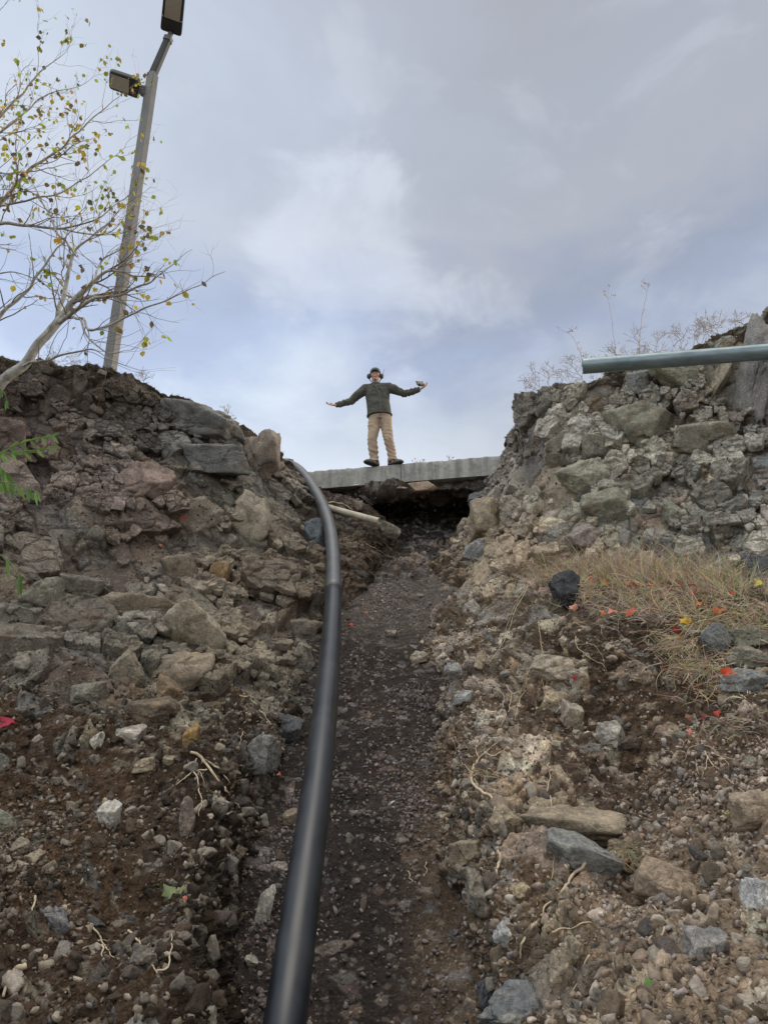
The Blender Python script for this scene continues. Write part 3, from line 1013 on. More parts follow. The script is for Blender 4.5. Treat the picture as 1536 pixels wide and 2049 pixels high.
GREY, BLUE, TAN, BRN, RUST, PALE, DARK, PINK = (.17, .175, .17), (.19, .21, .23), (.29, .26, .21), (.20, .17, .13), (.24, .16, .09), (.40, .37, .32), (.075, .078, .085), (.26, .2, .175)
ROCKS = [
    (405, 850, 138, 76, (.175, .178, .172), 'large grey angular boulder jutting out just below the crest of the left bank', None, -12),
    (428, 925, 142, 70, GREY, 'large grey wedge of rock directly under the biggest grey boulder of the left bank', None, 6),
    (292, 972, 104, 82, PINK, 'pinkish cracked block in the middle of the upper left bank', None, 10),
    (517, 925, 72, 96, (.26, .225, .19), 'brown weathered block beside the black pipe at the right shoulder of the left bank', None, 0),
    (507, 1028, 66, 100, (.31, .275, .215), 'pale tan upright block on the right side of the left bank', None, 25),
    (362, 1148, 74, 78, BRN, 'rounded brown block in the centre of the left bank face', None, 5),
    (438, 1162, 50, 60, RUST, 'rust stained knob of rock right of the rounded brown block', RUST, 0),
    (88, 1192, 66, 76, (.19, .18, .145), 'olive grey rounded block near the left edge under the hanging green leaves', None, 5),
    (160, 1182, 82, 60, (.18, .165, .135), 'squat brown block just right of the olive grey one', None, -5),
    (392, 1262, 128, 100, (.275, .235, .175), 'big flat tan slab low on the rocky face of the left bank', PALE, -18),
    (278, 1222, 112, 52, (.225, .19, .145), 'long brown slab left of the big flat tan slab', None, -4),
    (360, 1345, 112, 76, (.24, .20, .15), 'boulder with grey top and orange side resting in earth of the left bank', RUST, 14),
    (252, 1338, 52, 48, (.25, .22, .17), 'small cubic tan rock left of the grey and orange boulder', None, 5),
    (312, 1427, 112, 62, (.15, .12, .09), 'dark rusty boulder overhanging a shaded hole in the left bank', RUST, 3),
    (338, 1383, 66, 46, (.2, .15, .1), 'rusty broken chunk wedged between the orange boulder and the dark one', RUST, -20),
    (174, 1386, 76, 40, (.21, .2, .165), 'greyish olive rock half buried in brown earth at left', None, 0),
    (255, 1472, 56, 50, (.36, .33, .28), 'white crusted rock in the soil of the left bank', (.6, .58, .54), -10),
    (196, 1480, 26, 22, (.5, .48, .43), 'small white stone left of the white crusted rock', None, 20),
    (296, 1530, 58, 24, (.27, .225, .16), 'flat tan stone lying above the forked root', None, 8),
    (336, 1520, 26, 16, (.3, .25, .19), 'small flat stone touching the flat tan one on its right', None, 4),
    (383, 1470, 28, 36, (.3, .2, .09), 'small orange stone below the dark rusty boulder', RUST, 0),
    (222, 1633, 40, 56, (.47, .45, .41), 'white angular stone standing out from dark soil at left', (.2, .17, .13), 10),
    (13, 1650, 50, 46, (.2, .2, .16), 'olive grey stone cut by the left edge of the photo', None, 15),
    (105, 1838, 50, 56, (.20, .2, .205), 'pointed blue grey stone low in the left bank', (.14, .12, .1), 20),
    (40, 1697, 36, 30, (.27, .23, .18), 'brown stone at the top of the rubble heap on the left', None, 0),
    (66, 1722, 42, 26, (.3, .25, .19), 'flat brown stone in the middle of the rubble heap on the left', None, 5),
    (376, 1655, 28, 76, (.24, .2, .165), 'tall narrow earth caked stone in the dark trench side', (.15, .12, .09), 0),
    (530, 1815, 30, 92, (.45, .43, .38), 'tall white stone standing left of the black pipe near the bottom', (.2, .17, .13), -12),
    (505, 1927, 24, 22, (.42, .39, .33), 'small rounded pale stone under the tall white stone', None, 0),
    (287, 1920, 44, 46, (.16, .14, .12), 'dim brown stone deep in the dark hollow at lower left', None, 10),
    (630, 1078, 40, 62, (.10, .115, .13), 'dark bluish stone close behind the upper black pipe', None, 6),
    (612, 1260, 56, 44, (.2, .18, .145), 'brown jutting rock touching the left side of the black pipe', None, -15),
    (575, 1460, 64, 50, (.1, .105, .115), 'dark slate rock low on the left edge of the trench', None, -25),
    (525, 1510, 70, 70, (.2, .195, .18), 'lumpy grey rock with white flecks at the left edge of the trench', (.36, .35, .33), 0),
    (585, 1640, 38, 28, (.27, .22, .165), 'tan stone on the trench floor just left of the black pipe', None, 10),
    (559, 1736, 28, 24, (.34, .29, .26), 'small pinkish stone on the trench floor left of the black pipe', None, 0),
    (835, 1317, 34, 30, (.33, .29, .23), 'small tan stone on the right of the upper trench floor', None, 20),
    (773, 1062, 44, 30, (.27, .26, .22), 'greenish grey stone against the broken end of the pale pipe', None, -15),
    (718, 1012, 14, 20, (.3, .26, .22), 'small stone in the dark earth above the pale pipe', None, 0),
    (783, 1268, 22, 20, (.22, .19, .16), 'little brown stone in the middle of the upper trench floor', None, 0),
    (970, 1046, 72, 88, (.32, .265, .19), 'big tan boulder at the mouth of the dark hollow', (.25, .23, .2), 20),
    (952, 1098, 32, 44, (.27, .28, .28), 'bluish white chip of rock below the big tan boulder', None, -25),
    (958, 1000, 44, 36, (.14, .16, .175), 'dark blue grey stone on top of the big tan boulder', None, 15),
    (1210, 1022, 96, 92, (.25, .245, .19), 'large greenish block in the middle of the right cliff', None, 20),
    (1172, 1080, 66, 54, (.29, .245, .225), 'pinkish slab of rock above the dry grass', None, 25),
    (1165, 955, 76, 66, (.29, .29, .225), 'pale green wedge shaped block set in the right cliff', None, 40),
    (1120, 905, 56, 66, (.25, .225, .18), 'square brown block high on the inner end of the right cliff', None, 0),
    (1188, 900, 52, 60, (.235, .22, .185), 'second square block beside the brown one on the right cliff', None, 0),
    (1345, 753, 96, 62, (.29, .285, .215), 'pale olive boulder directly under the galvanized pipe', None, -14),
    (1275, 765, 56, 44, (.24, .25, .24), 'grey stone under the galvanized pipe left of the olive boulder', None, 10),
    (1290, 850, 96, 108, (.25, .24, .19), 'broad smooth faced olive brown block of the right cliff', None, 5),
    (1395, 880, 96, 76, (.265, .245, .195), 'wide tan block right of the smooth faced olive one', None, -4),
    (1345, 1030, 46, 56, (.24, .24, .195), 'small olive block below the wide tan one', None, 0),
    (1510, 760, 46, 200, (.235, .225, .215), 'tall grey pillar of rock at the right edge of the photo', None, -8),
    (1436, 765, 22, 96, (.29, .26, .2), 'thin leaning tan slab left of the tall grey pillar', None, -18),
    (1126, 1185, 60, 62, (.055, .058, .064), 'black angular rock sitting in the dry grass', (.04, .04, .045), 0),
    (1510, 1140, 66, 46, (.12, .13, .145), 'dark blue grey rock at the right edge above the dry grass', None, 0),
    (1430, 1288, 52, 52, (.165, .175, .17), 'grey rock below the dry grass at right', None, 10),
    (1495, 1272, 90, 40, (.205, .2, .16), 'topmost grey brown layered block at the right edge', None, 2),
    (1505, 1318, 84, 42, (.235, .225, .18), 'middle layered block of the three at the right edge', None, -3),
    (1500, 1362, 96, 48, (.2, .21, .205), 'lowest layered bluish block of the three at the right edge', None, 0),
    (1105, 1338, 86, 56, (.34, .29, .225), 'pale crumbly rock buried in the brown earth below the grass', (.14, .1, .07), 0),
    (1144, 1437, 48, 52, (.34, .30, .24), 'beige angular stone hanging in the earth, left of a similar bigger one', (.2, .15, .1), -10),
    (1220, 1474, 58, 58, (.33, .31, .27), 'bigger beige stone with a dark gap under its right side', (.2, .15, .1), 12),
    (1260, 1486, 44, 26, (.10, .08, .065), 'dark brown stone tucked beside the bigger beige stone', None, 10),
    (928, 1396, 42, 32, (.33, .335, .33), 'bluish white stone on the right edge of the trench', None, -5),
    (905, 1340, 34, 24, (.3, .3, .29), 'grey white stone above the bluish one on the trench edge', None, 0),
    (960, 1322, 20, 34, (.4, .33, .24), 'narrow peach coloured stone at the trench edge', None, -25),
    (1130, 1650, 180, 62, (.275, .23, .17), 'long tan ledge of rock in the lower right bank', (.2, .16, .11), -8),
    (1160, 1716, 130, 66, (.22, .22, .205), 'blue grey faced rock under the long tan ledge', (.15, .155, .16), -12),
    (1010, 1640, 70, 46, (.28, .23, .165), 'tan rock at the left end of the long ledge', None, 10),
    (940, 1710, 66, 62, (.29, .24, .17), 'tan rock bulging into the trench from the right side', None, 20),
    (955, 1785, 46, 96, (.27, .24, .19), 'upright tan rock with a dark blue patch at the trench side', (.12, .15, .18), 0),
    (1040, 1780, 42, 22, (.36, .3, .2), 'flat yellowish stone in the brown soil of the right bank', None, 10),
    (1010, 1870, 58, 40, (.34, .34, .33), 'cracked whitish stone low on the right trench side', None, -20),
    (975, 1990, 40, 60, (.10, .11, .125), 'dark slate block at the bottom right of the trench', None, 5),
    (1048, 2022, 156, 58, (.145, .15, .153), 'broad dark slate at the bottom edge with a pale rim', (.3, .28, .24), 8),
    (1125, 1950, 46, 92, (.27, .225, .17), 'long brown stone leaning in a hole of the lower right bank', None, 28),
    (1182, 1958, 52, 66, (.17, .14, .11), 'dark brown stone right of the long leaning one', None, 0),
    (1150, 1905, 26, 44, (.36, .31, .23), 'small yellowish stone above the long leaning one', None, 0),
    (1352, 1790, 104, 112, (.29, .225, .165), 'large brown boulder on the pale rubble slope at lower right', (.2, .15, .1), 15),
    (1402, 1900, 84, 84, (.25, .24, .225), 'blue grey faced boulder below the large brown boulder', (.18, .185, .19), -10),
    (1512, 1636, 92, 96, (.34, .27, .2), 'large light brown boulder cut by the right edge', (.25, .19, .14), 0),
    (1522, 1798, 52, 84, (.42, .42, .41), 'white and bluish stone cut by the right edge', (.25, .23, .2), 5),
    (1455, 2005, 56, 44, (.24, .18, .13), 'brown round boulder near the bottom right corner', None, 0),
    (1415, 1765, 22, 18, (.46, .46, .43), 'small white stone right of the large brown boulder', None, 0),
]
for i, r in enumerate(ROCKS):
    px, py, w, h, c, lab, stain, rot = r
    place_rock(px, py, w, h, c, lab, 100 + i, stain, rot)

# three flat stones packed under the slab
for (x0, x1, y0, y1, c, lab) in ((748, 815, 965, 983, (.36, .30, .23), 'flat sand coloured stone packed under the concrete slab, the wider of two'),
                                 (817, 866, 966, 981, (.40, .31, .23), 'flat peach coloured stone under the concrete slab beside the wider one')):
    a, b = on_face(x0, (y0 + y1) / 2, .03), on_face(x1, (y0 + y1) / 2, .03)
    wd = (b - a).length
    v, f = rock_verts(5, int(x0), 0, noise=.012)
    v = v * np.array((wd / 2 * 1.2, .09, .085))
    v = v[:, :1] * dirS + v[:, 1:2] * nrmS + v[:, 2:] * np.array((0, 0, 1.))
    ctr = np.array((a + b) / 2) + nrmS * .055
    o = obj_from('flat_stone', v + ctr, f, M_ROCK, None, rock_col(v, c, 5, .2), True, origin=ctr)
    tag(o, lab, 'stone')

# line of the black pipe, so that blocks keep clear of it
bpath = [(520, 2330, 2.55), (548, 2180, 2.85), (570, 2049, 3.12), (597, 1850, 3.42), (617, 1700, 3.72), (631, 1600, 4.0), (642, 1500, 4.35), (652, 1400, 4.9),
         (661, 1300, 5.75), (668, 1180, 7.1), (666, 1100, 8.0), (658, 1045, 8.65), (640, 1000, 9.3), (617, 963, 9.85), (594, 936, 10.2), (560, 925, 10.45), (500, 935, 10.6), (380, 950, 10.7)]
bp_np = np.array([at(*q) for q in bpath], np.float32)
bp_np[:2, 2] = np.maximum(bp_np[:2, 2], -1.62)


def smooth_path(P, n, it=40):
    t = np.linspace(0, len(P) - 1, n)
    q = catmull(P, t)
    for _ in range(it):
        q[1:-1] = .25 * q[:-2] + .5 * q[1:-1] + .25 * q[2:]
    return q


bq = smooth_path(bp_np, 160, 25)

# ---- the jointed blocks that make up the two rock faces
def joint_block(sub, seed, planes, dist, rr, fr):
    """convex block bounded by its joints with the neighbouring blocks; fr = (u1, u2, n) frame"""
    r = np.random.default_rng(seed)
    v, f = ICO[sub]
    dots = v @ planes.T
    q = np.where(dots > .04, dist / np.maximum(dots, .04), 9)
    rad = np.minimum(q.min(1), rr * 2.6)
    W = v * rad[:, None]
    a = np.sort(q, 1)
    soft = np.exp(-(a[:, 1] - a[:, 0]) / (.05 * rr))
    ww = (W / rr * 1.55 + r.uniform(0, 300, 3)).astype(np.float32)
    ww = ww + .16 * np.stack([vnoise(ww * 2 + 7 * j, seed % 1000 + j) for j in range(3)], 1)
    out = v @ fr[2]
    F1, F2, R, o_ = voro(ww, seed % 9973)
    t = ((R[1] - .5) * o_[:, 0] + (R[2] - .5) * o_[:, 1] + (R[3] - .5) * o_[:, 2])
    cr = r.uniform(.35, 1)
    dd = ((R[0] - .5) * .30 + t * .80 - .30 * cr * (1 - sstep(0, .13, F2 - F1)))
    F1, F2, R, o_ = voro(ww * 2.6 + 3, seed % 9973 + 40)
    t = ((R[1] - .5) * o_[:, 0] + (R[2] - .5) * o_[:, 1] + (R[3] - .5) * o_[:, 2])
    dd = dd + (R[0] - .5) * .09 + t * .3 - .07 * cr * (1 - sstep(0, .1, F2 - F1))
    dd = dd + .07 * fbm(ww * 1.3, 5, seed % 977, .55) - .05 * soft
    dd = dd + .10 * fbm(ww * .5 + 31, 3, seed % 771)
    W = W + fr[2] * (np.clip(dd, -.3, .25) * (.75 if rr > .08 else .4) * min(rr, .13) * sstep(-.1, .35, out))[:, None]
    W = W + v * (fbm(ww * 1.8 + 9, 4, seed % 877, .55) * .035 * rr)[:, None]
    return W, f


NAMED_P = np.array([n_[0] for n_ in NAMED])
NAMED_R = np.array([n_[1] for n_ in NAMED])


CREST = np.full(450, 2000.0)
for s_ in (SL, SR):
    x_, y_, d_ = project(s_['P'])
    k_ = (x_ / 4).astype(int) + 20
    ok_ = (k_ >= 0) & (k_ < 450) & (d_ > .3)
    np.minimum.at(CREST, k_[ok_], y_[ok_])


def rock_face(sheet, n_try, rmax, rmin, wfn, label, group, seed, nmax, lab2, power=2.0, pack=.86, tiltdir=0.0):
    r = np.random.default_rng(seed)
    ids = pick(sheet, n_try, wfn)
    rad = rmin + (rmax - rmin) * np.linspace(1, 0, n_try) ** power
    xx, yy, dd_ = project(sheet['P'][ids])
    room = (yy - CREST[np.clip((xx / 4).astype(int) + 20, 0, len(CREST) - 1)]) / F_ * dd_
    zone = fbm((sheet['P'][ids] * 1.25 + 7).astype(np.float32), 3, seed + 60)
    rad = rad * (.60 + .85 * sstep(-.25, .2, zone))
    rad = np.minimum(rad, np.maximum(room * .62, .03))
    o_ = np.argsort(-rad)
    ids, rad = ids[o_], rad[o_]
    e1 = np.array((math.cos(tiltdir), 0, math.sin(tiltdir)))
    e2 = np.array((-math.sin(tiltdir), 0, math.cos(tiltdir)))
    M = (np.outer(e1, e1) * .86 + np.outer(e2, e2) * 1.16 + np.outer((0, 1, 0), (0, 1, 0)))
    G = M.T @ M
    A = sheet['A']
    kp, kr, ki = [], [], []
    kpa = np.zeros((n_try, 3))
    kra = np.zeros(n_try)
    n = 0
    # keep to the smooth base surface: take the displaced point but spread seeds by radius
    for i, rr in zip(ids, rad):
        p = sheet['F'][i]
        if n and (np.linalg.norm((kpa[:n] - p) @ M, axis=1) < pack * (kra[:n] + rr)).any():
            continue
        if (np.linalg.norm(bq - p, axis=1) < rr * 1.5 + .08).any():
            continue
        if (np.linalg.norm(NAMED_P - p, axis=1) < .62 * (NAMED_R + rr)).any():
            continue
        kpa[n], kra[n] = p, rr
        ki.append(i)
        n += 1
    allp = np.concatenate([kpa[:n], NAMED_P])
    allr = np.concatenate([kra[:n], NAMED_R])
    hf = fbm((kpa[:n] * 1.6).astype(np.float32), 3, seed + 3) * 2
    CD = .75
    made = 0
    VV, FF, CC, nv = [], [], [], 0
    for j in range(n):
        i, rr, p = ki[j], kra[j], kpa[j]
        if hf[j] + r.normal() * .35 < -.30:
            continue
        nb_ = sheet['B'][i]
        nn = sheet['NF'][i]
        if np.dot(nn, nb_) < .75:
            nn = nb_ * .8 + nn * .2
        nn = nn / np.linalg.norm(nn)
        an = tiltdir + r.normal() * .2
        t1 = np.cross((0, 0, 1.0), nn)
        t1 /= np.linalg.norm(t1)
        t2 = np.cross(nn, t1)
        d = allp - p
        dl = np.linalg.norm(d @ M, axis=1)
        dl[j] = 99
        nb = np.argsort(dl)[:16]
        nb = nb[dl[nb] < 3.2 * (rr + .1)]
        pl, ds = [], []
        for k in nb:
            g_ = G @ d[k]
            gl_ = np.linalg.norm(g_)
            v_ = g_ / gl_
            w_ = rr / (rr + allr[k])
            D_ = dl[k] ** 2 * w_ / gl_
            v_ = v_ - nn * np.dot(v_, nn) * .7
            v_ /= np.linalg.norm(v_)
            D_ = max(min(D_ - .0015, rr * 2.2), rr * .3) * r.choice((1.0, 1.0, 1.0, r.uniform(.93, .98), r.uniform(1.05, 1.35)))
            v_ = v_ + nn * r.uniform(-.06, .07) + t1 * r.normal() * .10 + t2 * r.normal() * .10
            v_ /= np.linalg.norm(v_)
            pl.append(v_)
            ds.append(D_)
        for a in range(4):          # bounds, so that no block runs off into a gap
            b = an + a * math.pi / 2 + r.normal() * .1
            pl.append(t1 * math.cos(b) + t2 * math.sin(b))
            ds.append(rr * r.uniform(1.25, 1.6))
        h = CD + np.clip(r.normal() * .05 + .05 * hf[j] + (r.uniform(.1, .3) if r.random() < .12 else 0), -.2, .4)
        f1 = nn + t1 * r.normal() * .09 + t2 * r.normal() * .10
        pl.append(f1 / np.linalg.norm(f1))
        ds.append(rr * h)
        for a in range(int(r.integers(0, 4))):
            b = r.uniform(0, 6.28)
            f2 = nn + (t1 * math.cos(b) + t2 * math.sin(b)) * r.uniform(.5, 1.3)
            pl.append(f2 / np.linalg.norm(f2))
            ds.append(rr * (h + r.uniform(.05, .35)))
        pl.append(-nn)
        ds.append(rr * .3)
        single = made < nmax
        made += 1
        sub = 7 if rr > .165 else 6 if rr > .10 else 5 if rr > .05 else 4
        if not single and sub >= 6:
            sub = 5
        u1 = t1 * math.cos(an) + t2 * math.sin(an)
        W, f = joint_block(sub, seed * 1000 + j, np.array(pl), np.array(ds), rr, (u1, t2, nn))
        mr = sheet['m'][i]
        base = A[i, 4:7] * (.72 + .5 * mr[0]) * (.88 + .24 * mr[3]) * r.uniform(.76, 1.30)
        base = base * (.62 + .20 * PAL[int(mr[1] * 7.99)] / PAL.mean(0) + .24 * PAL[int(r.integers(8))] / PAL.mean(0))
        c = rock_col(W / rr, base, int(seed + j) % 89, .3, stain=tuple(A[i, 7:10] * 1.2 + .012))
        p = p - nn * (rr * (CD - .05) - (.060 if r.random() < .75 else .095))
        if single:
            o = obj_from('cliff_block', W + p, f, M_ROCK, None, c, True, origin=p)
            tag(o, label, 'rock', group)
        else:
            VV.append(W + p)
            FF.append(f + nv)
            CC.append(c)
            nv += len(W)
    if VV:
        o = obj_from('small_cliff_blocks', np.concatenate(VV), np.concatenate(FF).astype(np.int32), M_ROCK, None, np.concatenate(CC), True)
        tag(o, lab2, 'rock', kind='stuff')
    print('face', n)


def w_cl(s, x, y, d):
    m = fbm((s['P'] * 1.4).astype(np.float32), 3, 400)
    return inframe(x, y) * np.clip((s['A'][:, 3] - .62 + .15 * m) * 4, 0, 1) * ((y < 1360) & (x < 640) & ((y < 1200) | (x < 600)) | (x > 990) & (y < 1130))


def inframe(x, y):
    return ((x > -20) & (x < 1556) & (y > 300) & (y < 2070)).astype(float)


def pick(sheet, n, wfn):
    x, y, d = project(sheet['P'])
    w = wfn(sheet, x, y, d).astype(np.float64)
    w[(d < .5)] = 0
    R, Cn = sheet['shape']
    P = sheet['P'].reshape(R, Cn, 3)
    a = np.linalg.norm(np.cross(np.gradient(P, axis=0), np.gradient(P, axis=1)), axis=-1).reshape(-1)
    w = w * np.minimum(a, np.percentile(a, 95))
    w /= w.sum()
    return rng.choice(len(w), size=n, replace=True, p=w)


for sh_, side, sd_, td in ((SL, 'left', 5, -.5), (SR, 'right', 6, 1.45)):
    rock_face(sh_, 14000, .27, .042, w_cl, 'weathered block of jointed rock set in the face of the %s bank' % side,
              'blocks of the %s rock face' % side, sd_, 145, 'small broken pieces of rock between the bigger blocks of the %s bank' % side, power=3.2, pack=.72, tiltdir=td)

# ---- loose stones, each its own object, sharing a few meshes
protos = []
pcols = [BRN, TAN, GREY, (.3, .24, .17), (.24, .2, .18), PALE, (.2, .16, .13), (.16, .15, .14)]
for k in range(16):
    v, f = rock_verts(4, 900 + k, 4)
    v = v * np.array((1, random.uniform(.65, .95), random.uniform(.5, .8)))
    o = obj_from('loose_stone', v, f, M_ROCK, None, rock_col(v, pcols[k % 8], k, .3), False)
    protos.append(o)


def pick(sheet, n, wfn):
    x, y, d = project(sheet['P'])
    w = wfn(sheet, x, y, d).astype(np.float64)
    w[(d < .5)] = 0
    # area correction: grid vertices stand for unequal areas
    R, Cn = sheet['shape']
    P = sheet['P'].reshape(R, Cn, 3)
    a = np.linalg.norm(np.cross(np.gradient(P, axis=0), np.gradient(P, axis=1)), axis=-1).reshape(-1)
    w = w * np.minimum(a, np.percentile(a, 95))
    w /= w.sum()
    return rng.choice(len(w), size=n, replace=True, p=w)


used_proto = set()


def loose(sheet, n, wfn, smin, smax, label, group):
    ids = pick(sheet, n, wfn)
    for i in ids:
        k = int(rng.integers(16))
        s = smin + (smax - smin) * float(rng.random()) ** 2.2
        if k in used_proto:
            o = protos[k].copy()
            C.objects.link(o)
        else:
            o = protos[k]
            used_proto.add(k)
        p = sheet['P'][i] + sheet['B'][i] * s * .10
        o.location = tuple(float(q) for q in p)
        o.scale = (s, s, s)
        o.rotation_euler = tuple(float(q) for q in rng.uniform(0, 6.28, 3))
        tag(o, label, 'stone', group)


def inframe(x, y):
    return ((x > -20) & (x < 1556) & (y > 300) & (y < 2070)).astype(float)


loose(SL, 80, lambda s, x, y, d: inframe(x, y) * (y > 1150) * (.25 + (y > 1350) * 1.0) * np.where(x > 380, .4, 1), .016, .06,
      'loose brown or grey stone lying on the earth of the left bank', 'loose stones on the left bank')
loose(SR, 110, lambda s, x, y, d: inframe(x, y) * (y > 1120) * (.2 + (y > 1400)) * (.4 + (x > 1250) * (y > 1550) * 2.0), .016, .07,
      'loose tan or grey stone lying on the earth of the right bank', 'loose stones on the right bank')
loose(SF, 50, lambda s, x, y, d: inframe(x, y) * (np.abs(s['P'][:, 0]) < .6), .012, .04,
      'loose stone lying on the gravelly trench floor', 'loose stones on the trench floor')
loose(SH, 16, lambda s, x, y, d: inframe(x, y) * (y > 1020), .02, .06,
      'loose stone stuck in the earth at the head of the trench', 'loose stones at the trench head')
for k in range(16):
    if k not in used_proto:
        bpy.data.objects.remove(protos[k])


# ---- gravel and crumbs
def gravel(name, label, sheet, n, wfn, smin, smax, pal, sub=1, power=2.0, lift=.08):
    ids = pick(sheet, n, wfn)
    V, Fc = [], []
    vs = [rock_verts(sub, 50 + k, 2, noise=.05 if 'clod' in name else .02)[0] for k in range(10)]
    f0 = ICO[sub][1]
    nv = len(vs[0])
    kk = rng.integers(0, 10, n)
    s = smin + (smax - smin) * rng.random(n) ** power
    # random rotations
    q = rng.normal(size=(n, 4))
    q /= np.linalg.norm(q, axis=1, keepdims=True)
    w, x, y, z = q.T
    Rm = np.stack([1 - 2 * (y * y + z * z), 2 * (x * y - z * w), 2 * (x * z + y * w), 2 * (x * y + z * w), 1 - 2 * (x * x + z * z), 2 * (y * z - x * w),
                   2 * (x * z - y * w), 2 * (y * z + x * w), 1 - 2 * (x * x + y * y)], 1).reshape(n, 3, 3)
    sc = np.stack([np.ones(n), rng.uniform(.55, 1, n), rng.uniform(.35, .7, n)], 1) * s[:, None]
    base = np.array(vs)[kk] * sc[:, None, :]
    W = np.einsum('nij,nvj->nvi', Rm, base)
    jit = rng.normal(size=(n, 3)) * .006
    P = sheet['P'][ids] + sheet['B'][ids] * (s * lift)[:, None] + jit
    W = W + P[:, None, :]
    Fa = (f0[None] + (np.arange(n) * nv)[:, None, None]).reshape(-1, 3)
    pal = np.array(pal)
    c = pal[rng.integers(0, len(pal), n)] * rng.uniform(.7, 1.3, (n, 1))
    c = np.repeat(c, nv, 0)
    o = obj_from(name, W.reshape(-1, 3), Fa.astype(np.int32), M_PEB, None, c, False)
    tag(o, label, 'gravel', kind='stuff')


def w_face(s, x, y, d):
    return inframe(x, y) * (s['A'][:, 3] > .4) * (y < 1400) * sstep(-.1, .4, fbm((s['P'] * 2.1).astype(np.float32), 4, 811))


def w_floor(s, x, y, d):
    P = s['P']
    n = fbm((P * np.array([2.4, 1.1, 1.1])).astype(np.float32), 4, 5)
    streak = np.exp(-((P[:, 0] - (.10 + .08 * np.sin(P[:, 1] * 1.4))) / .20) ** 2)
    left = np.exp(-((P[:, 0] + .52) / .10) ** 2) * (P[:, 1] < 5.2)
    w = .12 + 1.3 * streak * sstep(-.35, .25, n) + .8 * left + .3 * sstep(.0, .4, n)
    return w * inframe(x, y) * (np.abs(P[:, 0]) < 1.2)


gp = [(.17, .14, .135), (.20, .165, .155), (.15, .135, .13), (.24, .2, .18), (.13, .105, .095), (.18, .15, .145), (.23, .205, .185)]
gravel('trench_gravel', 'purplish grey gravel strewn down the dark trench floor', SF, 15000, w_floor, .003, .017, gp, 1, 1.8)
gravel('coarse_trench_gravel', 'coarser broken stone chips along the trench floor', SF, 1500, w_floor, .010, .028, gp, 2, 2.2)


def w_left(s, x, y, d):
    n = fbm((s['P'] * 2.2).astype(np.float32), 4, 77)
    pile = np.exp(-((x - 60) / 110) ** 2 - ((y - 1690) / 110) ** 2) * 3.5
    fl = (y > 1330) * (.35 + sstep(-.1, .3, n)) * np.where((x > 380) & (y > 1600), .2, 1)
    return inframe(x, y) * (fl + pile + .12 + (y > 1200) * (y < 1330) * .3)


gl = [(.19, .155, .12), (.24, .195, .15), (.15, .125, .10), (.28, .24, .19), (.12, .095, .07), (.2, .18, .16)]
gravel('left_bank_rubble', 'brown crumbs and small stones over the left bank', SL, 6500, w_left, .004, .024, gl, 1, 2.2)
gravel('left_bank_soil_crumbs', 'dark soil crumbs over the left bank', SL, 14000, w_left, .003, .014,
       [(.085, .064, .045), (.07, .05, .036), (.10, .072, .048)], 1, 1.6)


def w_right(s, x, y, d):
    n = fbm((s['P'] * 2.2).astype(np.float32), 4, 177)
    heap = sstep(0, 160, (x - 1200) + (y - 1640) * .55) * (y > 1480)
    rest = (y > 1250) * (.12 + .35 * sstep(0, .3, n))
    edge = (x < 1010) * (y > 1250) * .5
    return inframe(x, y) * (heap * (.5 + 1.4 * sstep(-.35, .2, n)) + rest + edge + .05)


gr_ = [(.30, .235, .18), (.34, .275, .22), (.25, .19, .145), (.38, .325, .27), (.22, .165, .12), (.30, .27, .25)]
gravel('right_bank_rubble', 'pale brown rubble covering the lower right bank', SR, 15000, w_right, .004, .020, gr_, 1, 2.0)
gravel('coarse_right_bank_rubble', 'coarser pale stones among the rubble of the lower right bank', SR, 1500, w_right, .012, .038, gr_, 2, 2.4)
gravel('right_bank_soil_crumbs', 'brown soil crumbs over the right bank', SR, 13000, lambda s, x, y, d: inframe(x, y) * (y > 1120), .003, .014,
       [(.12, .088, .062), (.10, .072, .05), (.15, .112, .08)], 1, 1.6)
gravel('left_ledge_crumbs', 'earth and stone crumbs caught between the blocks of the left rock face', SL, 3500, w_face, .004, .022,
       [(.10, .078, .056), (.13, .10, .075), (.17, .145, .115), (.08, .062, .045)], 1, 2.0, .3)
gravel('right_ledge_crumbs', 'earth and stone crumbs caught between the blocks of the right rock face', SR, 2500, w_face, .004, .022,
       [(.13, .10, .075), (.16, .13, .10), (.21, .185, .15), (.10, .08, .06)], 1, 2.0, .3)
clodL = [(.055, .040, .028), (.068, .049, .034), (.045, .033, .024)]
clodR = [(.15, .115, .082), (.12, .088, .062), (.19, .148, .108), (.24, .19, .145)]
gravel('left_bank_clods', 'dark brown earth clods on the lower left bank', SL, 900, lambda s, x, y, d: inframe(x, y) * (y > 1350), .010, .055, clodL, 3, 3.0, -.15)
gravel('right_bank_clods', 'brown earth clods on the lower right bank', SR, 1000, lambda s, x, y, d: inframe(x, y) * (y > 1280) * (.4 + 1.2 * (x > 1180) * (y > 1600)), .010, .06, clodR, 3, 3.0, -.15)
gravel('broken_stone_chips', 'angular chips of broken stone on the slopes of the right bank', SR, 450, lambda s, x, y, d: inframe(x, y) * (y > 1250), .014, .05, [(.21, .19, .16), (.27, .235, .19), (.33, .29, .24), (.18, .165, .15)], 3, 2.8, .0)
gravel('broken_stone_chips', 'angular chips of broken stone on the slopes of the left bank', SL, 600, lambda s, x, y, d: inframe(x, y) * (y > 1300), .014, .055, [(.17, .15, .125), (.22, .185, .14), (.28, .245, .2), (.14, .12, .10)], 3, 2.8, .0)
gravel('hollow_rubble', 'dark broken stones packed in the hollow under the slab', SH, 1500, lambda s, x, y, d: inframe(x, y) * 1.0, .006, .045,
       [(.16, .15, .14), (.12, .1, .085), (.22, .205, .19), (.09, .075, .062)], 2, 2.6)

